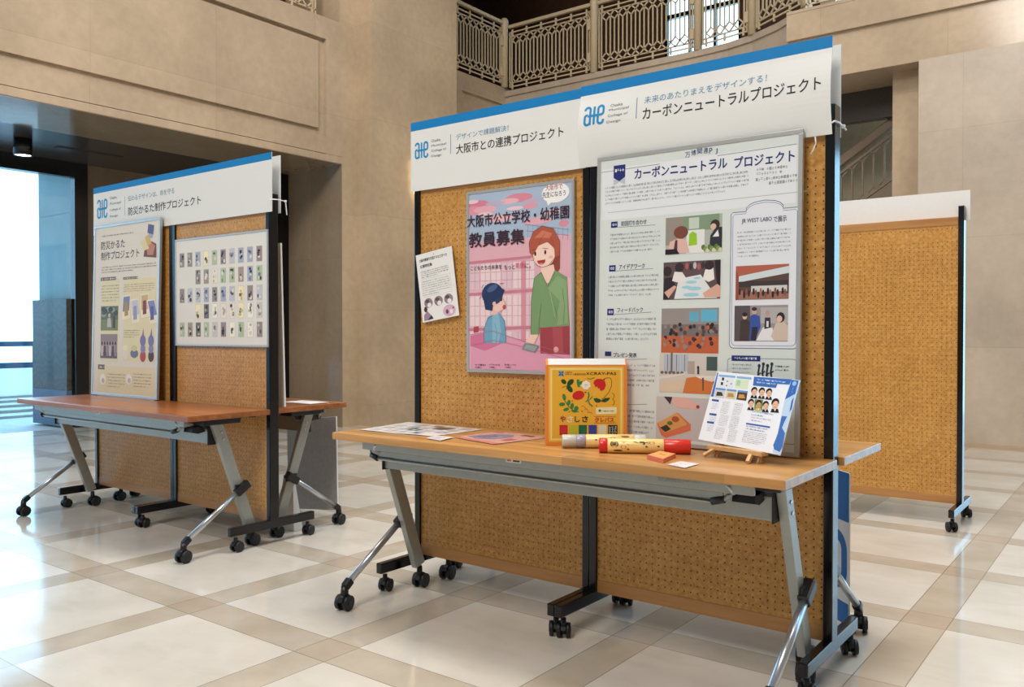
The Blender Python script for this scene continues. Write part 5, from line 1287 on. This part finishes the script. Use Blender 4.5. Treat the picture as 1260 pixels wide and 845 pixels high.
for (a, b) in (((156, 352), (236, 268)), ((244, 364), (330, 280)), ((140, 440), (226, 368)), ((218, 462), (306, 378)), ((108, 540), (196, 462)), ((204, 562), (290, 478))): p.lines(*B2(c, a, b), 9, (150, 154, 164), 2, 0.42, 0.8)
for (x, y) in ((120, 256), (102, 360), (84, 420)): Q([(x - 22, y - 10), (x + 30, y - 4), (x + 28, y + 12), (x - 24, y + 4)], (60, 90, 160), 3); p.lines(*B2(c, (x - 30, y + 64), (x + 28, y + 22)), 4, (150, 170, 214), 2, 0.4, 0.8)
p.build('print', M['gloss'], t)

# ------------------------------------------------------------------ boards and papers behind the displays
# blue and white lettered board behind the big display
a = Vector((-0.905, 3.262, 0)); d = Vector((-0.7071, 0.7071, 0)); Wb, Hb = 0.46, 0.572
m = sheet_m((a + d * Wb).x, (a + d * Wb).y, 0.002, math.atan2(-d.y, -d.x), 0.0)
t, pl = sheet_thing('banner_board', 'blue and white board standing on the floor behind the right end of the big display', 'board', m)
MB().box(0, Wb, 0, Hb, -0.005, -0.0002, 0.001).build('board', M['white'], t)
p = Print(); bb = (16, 104, 178)
p.rect(0, 0, Wb, Hb, (226, 228, 230), 0); p.rect(0, Hb - 0.185, Wb - 0.003, Hb, bb, 1); p.rect(0, 0, Wb - 0.003, 0.082, bb, 1)
for x in (Wb - 0.235, Wb - 0.46): p.stroke(rrect(x + 0.02, 0.145, x + 0.20, 0.328, 0.055, 8), 0.040, bb, 2, True)
p.build('print', M['print'], t)
# grey board leaning behind the left display
m = sheet_m(-4.29, 3.345, 0.004, R(-4), R(4), R(6.5))
t, pl = sheet_thing('grey_board', 'plain grey board leaning behind the table of the display further left', 'board', m)
MB().box(0, 0.50, 0, 0.545, -0.006, 0.0, 0.001).build('sheet', M['grey'], t)
b = MB().box(0.495, 0.501, 0, 0.546, -0.0065, 0.0005).box(0, 0.495, 0.542, 0.546, -0.0065, 0.0005); b.build('pale_edge', M['white'], t)
# white bag beside the foot
cs = [(0.0, 0.0), (0.135, 0.0), (0.105, 0.25), (0.045, 0.27)]
t = thing('paper_bag', 'white paper bag standing on the floor behind the table leg of the left display', 'bag', (-3.925, 2.985, 0.001), R(0))
m = MB()
lo = [m.bm.verts.new(q) for q in ((0, 0, 0), (0.15, 0, 0), (0.15, 0.06, 0), (0, 0.06, 0))]
hi = [m.bm.verts.new(q) for q in ((0.03, 0.025, 0.30), (0.115, 0.022, 0.27), (0.115, 0.036, 0.27), (0.03, 0.038, 0.30))]
for i in range(4): m.bm.faces.new((lo[i], lo[(i + 1) % 4], hi[(i + 1) % 4], hi[i]))
m.bm.faces.new(lo[::-1]); m.bm.faces.new(hi)
bag = m.build('bag_body', M['white'], t)
p = Print(); p.lines(0.03, 0.065, 0.12, 0.085, 1, (120, 120, 130), 1, 0.7, 1); p.ell(0.022, 0.075, 0.008, 0.007, (130, 60, 60), 1); p.build('bag_print', M['print'], t, lambda x, y, z: (x, y * 0.08 - z - 0.001, y))
# board on the rear table of the left display, seen edge-on, and papers beside it
m = sheet_m(-3.66, 2.845, 0.7045, math.pi, R(1.5))
t, pl = sheet_thing('poster_board', 'white poster board seen edge-on, standing on the rear table of the left display', 'poster', m)
MB().box(0, 0.74, 0, 0.86, -0.01, 0.0, 0.001).build('sheet', M['white'], t)
t = thing('paper_stack', 'few white papers lying on the rear table of the left display', 'paper', (-3.80, 3.09, 0.7004), R(3))
MB().box(-0.11, 0.11, -0.07, 0.07, 0, 0.004).build('lower_sheets', M['white'], t); MB().box(-0.10, 0.115, -0.075, 0.06, 0.0042, 0.007).build('upper_sheets', M['white'], t)
